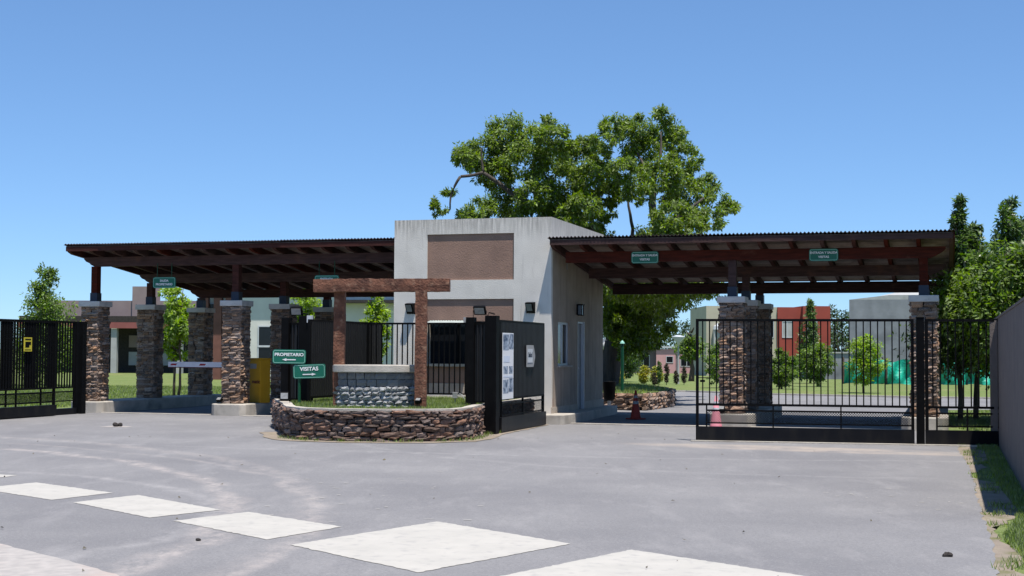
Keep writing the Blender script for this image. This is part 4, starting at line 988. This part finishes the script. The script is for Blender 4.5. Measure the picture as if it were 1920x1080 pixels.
for i, (x, y, h, w_, lb) in enumerate(((5.35, 71, 1.1, .55, 'yellow shrub at the left behind the litter bin'), (6.9, 74, 1.15, .6, 'yellow shrub just right of the green pole'), (7.45, 73, 1.1, .8, 'widest yellow shrub in front of the plum grey wall'))):
    small_tree('yellow_shrub', lb, (x, y, zg(x, y)), h*.78, w_*.9, M_leafy, .1, 'yellow shrubs on the far lawn', .12, 40, 26, trunk=.03, cat='shrub')
for i, (px, h, lb) in enumerate(((1228, .6, 'lowest brown sapling on the far lawn'), (1236, 1.2, 'thin brown sapling left of the lamp'), (1250, 1.1, 'leaning brown sapling left of the lamp'), (1268, .7, 'short brown sapling touching the lamp post'), (1283, .9, 'yellowing sapling right of the lamp post'))):
    Y = 70+i*.8; x = (px-960)/F_*Y
    small_tree('sapling', lb, (x, Y, zg(x, Y)), h, .26, M_dry if i != 1 else M_leafd, .1, 'young saplings before the pink house', .08, 16, 14, trunk=.02, cat='sapling')
# big garden trees behind the wall at the right
for (x, y, h, w_, lb, th, sh) in ((10.65, 33.8, 5.35, 1.35, 'tall dark tree with the highest tip right of the canopy end', .3, 'cone'), (11.7, 33.5, 5.2, 2.7, 'second tall dark tree above the right wall', .3, 'cone'), (12.75, 33.2, 4.8, 3.0, 'broad dark tree at the right picture edge', .3, 'cone'),
        (11.15, 34.2, 4.7, 2.5, 'medium dark tree between the two tallest tips', .3, 'cone'), (12.25, 34.0, 4.75, 2.7, 'dark tree behind the lighter right edge tree', .3, 'cone'),
        (10.75, 31.4, 3.85, 2.5, 'lower leafy tree filling the gap under the canopy end', .36, 'oval'), (11.75, 31.0, 4.15, 2.6, 'leafy tree directly above the wall top', .3, 'oval'), (12.9, 31.5, 4.5, 2.6, 'lighter green tree cut off by the right picture edge', .3, 'oval')):
    small_tree('garden_tree', lb, (x, y, 0), h, w_, M_leafd if sh == 'cone' else M_leafm, th, 'garden trees behind the right wall', .125, 620, 42, trunk=.07, shape=sh)
# distant trees
k_ = 0
DT = [(-62, 150, 7, 7), (-70, 160, 6, 8), (13, 210, 6.2, 9), (20, 205, 7.3, 10), (27, 215, 7.0, 10), (24, 190, 5.0, 8), (34, 200, 6.5, 10), (43, 190, 6.6, 10), (51, 195, 7.6, 11), (62, 200, 7, 12), (75, 190, 7, 12), (3, 220, 7, 11), (-8, 230, 7, 12), (-20, 240, 7, 12), (-34, 230, 7, 12), (-48, 220, 6.5, 12), (90, 190, 7, 12), (-85, 200, 7, 13), (40, 175, 8, 9)]
DL = {0: 'grey green tree at the far left edge behind the black gate', 2: 'dark skyline tree just left of the beige house', 3: 'tallest green skyline tree above the pink house roof', 7: 'dark tree seen between the red house and the grey house'}
for ki, (x, y, h, w_) in enumerate(DT):
    lbd = DL.get(ki, 'hazy dark green tree on the skyline beyond the houses')
    small_tree('distant_tree', lbd, (x, y, zg(x, y)), h, w_, M_leaff, .08, 'trees on the skyline', .42, 90, 26, trunk=.15)

# ------------------------------------------------------------------ houses behind
def win(parent, x0, x1, z0, z1, y, m_f=M_alu, bars=1, glass=M_glass):
    f_ = MB(); t_ = .06
    f_.box(x0, x1, y-.04, y-.005, z0, z0+t_).box(x0, x1, y-.04, y-.005, z1-t_, z1).box(x0, x0+t_, y-.04, y-.005, z0+t_, z1-t_).box(x1-t_, x1, y-.04, y-.005, z0+t_, z1-t_)
    o = f_.build('window', m_f, parent); B(x0+t_, x1-t_, y-.015, y-.005, z0+t_, z1-t_).build('pane', glass, o)
    for i in range(bars): 
        xx = x0+(x1-x0)*(i+1)/(bars+1); B(xx-.03, xx+.03, y-.03, y-.016, z0+t_, z1-t_).build('mullion', m_f, o)
    return o
# long mauve house far left
h = thing('house', 'long low mauve house with dark porch behind the left lawn', 'house', (-29.3, 95, 0), R(-4))
B(-3, 10, 1.2, 9, 0, 4.85).build('parapet_wall', M_h_mauve, h); B(3.7, 4.95, .9, 3.0, 3.5, 5.8).build('chimney_block', M_h_mauve, h)
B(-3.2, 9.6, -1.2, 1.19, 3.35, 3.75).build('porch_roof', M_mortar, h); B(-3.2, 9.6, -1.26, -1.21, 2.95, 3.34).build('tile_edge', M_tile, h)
for x in (1.2, 3.0, 7.4): B(x, x+.38, -1.1, -.75, 0, 3.3).build('porch_column', M_rail, h)
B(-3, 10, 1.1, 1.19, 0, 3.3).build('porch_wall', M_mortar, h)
B(3.5, 6.9, .95, 1.09, 1.7, 2.5).build('porch_beam', M_h_mauve, h); B(3.5, 6.9, .95, 1.09, .5, 1.4).build('porch_panel', M_rail, h)
# white two storey house
h = thing('house', 'white two storey house with brick pilasters and tall window behind the left canopy', 'house', (-16.4, 75, 0), R(-3))
B(1.8, 10.6, 0, 8, 0, 6.3).build('wall', M_h_white, h); B(-.2, 1.8, .6, 8, 0, 6.3).build('wall', M_h_white, h)
for x in (-.1, .62, 1.25): B(x, x+.42, .2, .59, 0, 6.2).build('brick_pilaster', M_h_brick, h)
B(-.3, 10.9, -.75, -.0-.003, 6.0, 6.35).build('roof_edge', M_mortar, h); B(-.3, 10.9, 0, 8.2, 6.305, 6.5).build('roof', M_h_white, h)
win(h, 3.05, 3.95, .75, 2.85, -.003, bars=0); B(3.05, 3.95, -.06, -.045, 1.72, 1.82).build('transom', M_alu, h)
B(.35, .55, .45, .58, 1.2, 4).build('window_strip', M_glass, h); B(1.05, 1.22, .45, .58, 1.2, 4).build('window_strip', M_glass, h)
# lean-to at right of the white house
B(7.3, 10.8, -.9, -.01, 4.05, 4.2).build('lean_to_roof', M_mortar, h)
# pink bungalow
zb = -.85
h = thing('house', 'pink and plum flat roofed bungalow far behind the visitor lane', 'house', (11.2, 160, zb), R(-2))
B(0, 5.0, .0, 9, 0, 2.85).build('wall', M_h_plum, h); B(5.003, 14.5, -.5, 9, 0, 2.75).build('wall', M_h_pink, h); B(-2, 0, 1, 9, 0, 2.7).build('wall', M_mortar, h)
B(-3, 14.8, -.7, 9.2, 2.86, 3.05).build('roof', M_alu, h); B(7.2, 7.38, -.56, -.5, 0, 2.7).build('downpipe', M_h_plum, h)
B(-2, 3, 2, 6, 3.05, 3.9).build('roof_tank', M_h_gray, h)
win(h, 2.9, 4.3, .75, 2.05, -.003); win(h, 6.1, 6.9, 1.2, 1.95, -.503, bars=0); win(h, 7.7, 9.1, .8, 2.0, -.503)
B(9.6, 12.4, -2.6, -2.5, 0, 1.9).build('garden_screen', M_dkgreen, h)
# beige and red house
zb = zg(20, 130)
h = thing('house', 'beige and brick red modern two storey house behind the closed gate', 'house', (17.6, 130, zb), R(2))
B(0, 3.2, -1, 8, 0, 6.35).build('wall', M_h_beige, h); B(3.2, 6.7, 0, 8, 0, 6.3).build('wall', M_h_beige, h)
B(6.7, 8.9, -.2, 8, 1.8, 6.3).build('red_wall', M_h_red, h); B(8.9, 11.4, -.8, 8, 0, 6.4).build('red_wall', M_h_red, h)
B(6.7, 8.9, .9, 8, 0, 1.8).build('carport_wall', M_mortar, h)
win(h, 5.2, 6.4, 3.5, 5.1, -.003); win(h, 7.1, 8.1, 3.5, 5.0, -.203, glass=M_rail); win(h, 9.3, 10.2, 3.4, 5.0, -.803, glass=M_alu)
B(.6, 1.5, -1.5, -1.003, 0, 4.2).build('pillar', M_rail, h); MB().tube([(1.05, -1.25, 4.2), (1.05, -1.25, 4.5), (1.05, -1.25, 4.75)], [.5, .42, .1], 12).build('dome_lamp', M_alu, h)
MB().tube([(1.6, 2, 6.3), (1.6, 2, 9.5)], .025, 5).build('antenna', M_rail, h)
# grey unfinished house
zb = zg(28, 110)
h = thing('house', 'raw grey concrete two storey house behind the gate with sloping parapet', 'house', (26.1, 110, zb), R(-14))
B(0, 10, 0, 9, 0, 6.1).build('wall', M_h_gray, h)
MB().add([(.0, .0, 6.1), (10, 0, 6.1), (10, 0, 6.45), (3, 0, 6.45), (.0, 6, 6.1), (10, 6, 6.1), (10, 6, 7.1), (4.6, 6, 7.1)], [(0, 1, 2, 3), (4, 7, 6, 5), (0, 4, 5, 1), (1, 5, 6, 2), (2, 6, 7, 3), (3, 7, 4, 0)]).build('roof_parapet', M_rail, h)
win(h, 5.0, 7.4, 2.9, 5.2, -.003, M_h_gray); B(4.9, 7.5, -.5, -.003, 5.3, 5.5).build('window_hood', M_mortar, h)
B(5.0, 7.2, -.06, -.003, .2, 2.5).build('boarding', M_h_mauve, h)
# low grey sheds between
h = thing('shed', 'low grey outbuilding between the red house and the grey house', 'shed', (21.8, 104, zg(22, 104)), 0)
B(0, 3.8, 0, 3, 0, 1.9).build('wall', M_h_gray, h); B(-.1, 3.9, -.1, 3.1, 1.9, 2.0).build('roof', M_rail, h)
h = thing('parked_car', 'silver car partly hidden between the bushes behind the gate', 'car', (14.4, 84, zg(14.4, 84)), R(65))
pr = [(-2, .3), (-2.05, .75), (-1.9, .95), (-1.2, 1.0), (-.75, 1.4), (.8, 1.42), (1.5, 1.0), (2.0, .9), (2.1, .4)]; n = len(pr)
MB().add([(x, -.82, z) for x, z in pr]+[(x, .82, z) for x, z in pr], [tuple(range(n)), tuple(range(2*n-1, n-1, -1))]+[(i, n+i, n+(i+1) % n, (i+1) % n) for i in range(n)]).build('body', M_alu, h, bevel=.06)
for sx in (-1.3, 1.3):
    for sy in (-.84, .72):
        w_ = MB(); an = [2*math.pi*i/16 for i in range(16)]
        w_.add([(sx+.32*math.cos(q), sy, .32+.32*math.sin(q)) for q in an]+[(sx+.32*math.cos(q), sy+.12, .32+.32*math.sin(q)) for q in an], [tuple(range(16)), tuple(range(31, 15, -1))]+[(i, 16+i, 16+(i+1) % 16, (i+1) % 16) for i in range(16)]).build('wheel', M_black, h)
B(-.7, .75, -.83, .83, 1.03, 1.34).build('window', M_glass, h)
# netting
def net(label, x0, x1, Y, z1, seed, slope=0):
    rr = random.Random(seed); n = 60; vs_ = []; fs_ = []; m_ = 8
    L_ = x1-x0
    for i in range(n+1):
        t = i/n; top = z1*(1-.14*abs(math.sin(t*L_*1.1+seed)))+slope*t
        for j in range(m_+1):
            q = j/m_; fold = .16*math.sin(t*L_*4+q*3+seed)+.10*math.sin(t*L_*9-q*5); 
            vs_.append((t*L_, fold*(1-.2*q)+rr.uniform(-.03, .03), top*q+.05*math.sin(t*L_*3+q*4)))
    for i in range(n):
        for j in range(m_): fs_.append((i*(m_+1)+j, (i+1)*(m_+1)+j, (i+1)*(m_+1)+j+1, i*(m_+1)+j+1))
    t_ = thing('net_fence', label, 'net fence', (x0, Y, zg(x0, Y)))
    MB().add(vs_, fs_).build('netting', M_tarp, t_, smooth=True)
    for i in range(int(L_/2.2)+1): B(i*2.2-.04, i*2.2+.04, .2, .28, -.1, z1+.05).build('stake', M_bark, t_)
net('crumpled green netting fence between the two bushes', 18.7, 21.4, 80, 1.45, 1)
net('long sagging green netting fence in front of the grey house', 20.6, 26.5, 78, 1.4, 2.2, -.15)
net('green netting seen under the garden trees at the right', 26.6, 31, 79, .55, 4)
# ------------------------------------------------------------------ lawn grass and verge grass
verge = [(x+.3+.2*math.sin(y*.9), y) for x, y in EDGE[2:10]]+[S(9.15, -4.2)[:2], S(9.15, -15.5)[:2], (5.3, 9)]
o = blades('verge_grass', scatter(verge, 90000, .002), .05, .012, M_grass); tag(o, 'patchy short grass verge between the asphalt and the grey wall', 'grass')
ex = []
for x, y in rough_line(EDGE[2:10], .05, .1):
    if math.sin(y*3.1)+math.sin(y*7.7) > .4: ex += [(x+.1+abs(random.gauss(0, .12)), y+random.gauss(0, .05), .008) for _ in range(12)]
o = blades('edge_weeds', ex, .05, .01, M_grass); tag(o, 'sparse weeds creeping over the right asphalt edge', 'weeds')
lawnL = [(-20, 37.5), (-12.6, 37), (-11.6, 41), (-10.6, 45), (-10.3, 49), (-9, 53), (-8, 60), (-30, 62)]
o = blades('lawn_grass', scatter(lawnL, 60000, 0), .07, .03, M_grass); tag(o, 'mown green lawn behind the left stone columns', 'grass')
lawnR = [(9.2, 28), (9.8, 33), (11, 37.5), (13, 39.5), (18, 40), (18, 28), (10, 25)]
o = blades('garden_grass', scatter(lawnR, 20000, 0), .07, .02, M_grass); tag(o, 'shaded grass under the garden trees right of the canopy', 'grass')
# small litter on the asphalt
rk = random.Random(5)
lt = MB()
for i in range(80):
    x, y = rk.uniform(-9, 6), rk.uniform(9, 29)
    if x > .3*y-.6: continue
    s_ = rk.uniform(.008, .026); a = rk.random()*6.28
    lt.add([(x+s_*math.cos(a+k*1.57)*rk.uniform(.6, 1.3), y+s_*math.sin(a+k*1.57)*rk.uniform(.4, 1.2), .016+(.012*rk.random() if k else .02)) for k in range(4)], [(0, 1, 2, 3)])
o = lt.build('dry_leaves', M_dry, kind='stuff'); tag(o, 'tiny dry leaves and crumbs scattered over the asphalt', 'litter')
def lump(loc, s_, label, m=M_mortar, name='dirt_clod'):
    t = MB(); rr = random.Random(int(loc[0]*100))
    for k in range(4):
        ox, oy = rr.uniform(-s_, s_), rr.uniform(-s_, s_)*.6; q = s_*rr.uniform(.5, .8)
        vs_ = [Vector((math.cos(a)*math.cos(e), math.sin(a)*math.cos(e), math.sin(e)))*q*rr.uniform(.8, 1.2)+Vector((ox, oy, q*.5)) for e in (-.6, .2, .9) for a in [i*1.047 for i in range(6)]]+[Vector((ox, oy, q*1.5))]
        t.add(vs_, [(r_*6+i, r_*6+(i+1) % 6, r_*6+6+(i+1) % 6, r_*6+6+i) for r_ in (0, 1) for i in range(6)]+[(12+i, 12+(i+1) % 6, 18) for i in range(6)])
    o = t.build(name, m, None, loc); return tag(o, label, 'clod')
lump((3.42, 11.21, .008), .035, 'dark crumbly clod on the asphalt near the bottom right corner')
lump((-8.05, 29.2, .02), .07, 'dark clod on a pale patch before the far left column')
lump((-2.6, 11.9, .012), .018, 'tiny dark clod beside the third painted diamond')
lump((-6.2, 15.7, .012), .02, 'small dark clod near the left painted diamond')
sheet('pale_patch', rough_line([(-8.35, 29.0), (-7.8, 29.0), (-7.8, 29.35), (-8.3, 29.4)], .1, .03, True), .012, M_apron)

fk = MB(); rr = random.Random(11)
for i in range(46):
    cx, cy = (random.Random(i).gauss(-1.6, .55), random.Random(i+99).gauss(15.6, 1.6)) if i % 3 else (random.Random(i).gauss(4.3, .5), random.Random(i+50).gauss(15.8, .8))
    a, b_ = rr.uniform(.012, .06), rr.uniform(.008, .02); q = rr.uniform(-.5, .5)
    fk.add([(cx+a*math.cos(k)*math.cos(q)-b_*math.sin(k)*math.sin(q)*rr.uniform(.5, 1.3), cy+a*math.cos(k)*math.sin(q)+b_*math.sin(k)*rr.uniform(.5, 1.3), .0125) for k in (0, 1, 2.1, 3.1, 4.2, 5.2)], [(0, 1, 2, 3, 4, 5)])
o = fk.build('paint_flecks', M_paint, kind='structure')
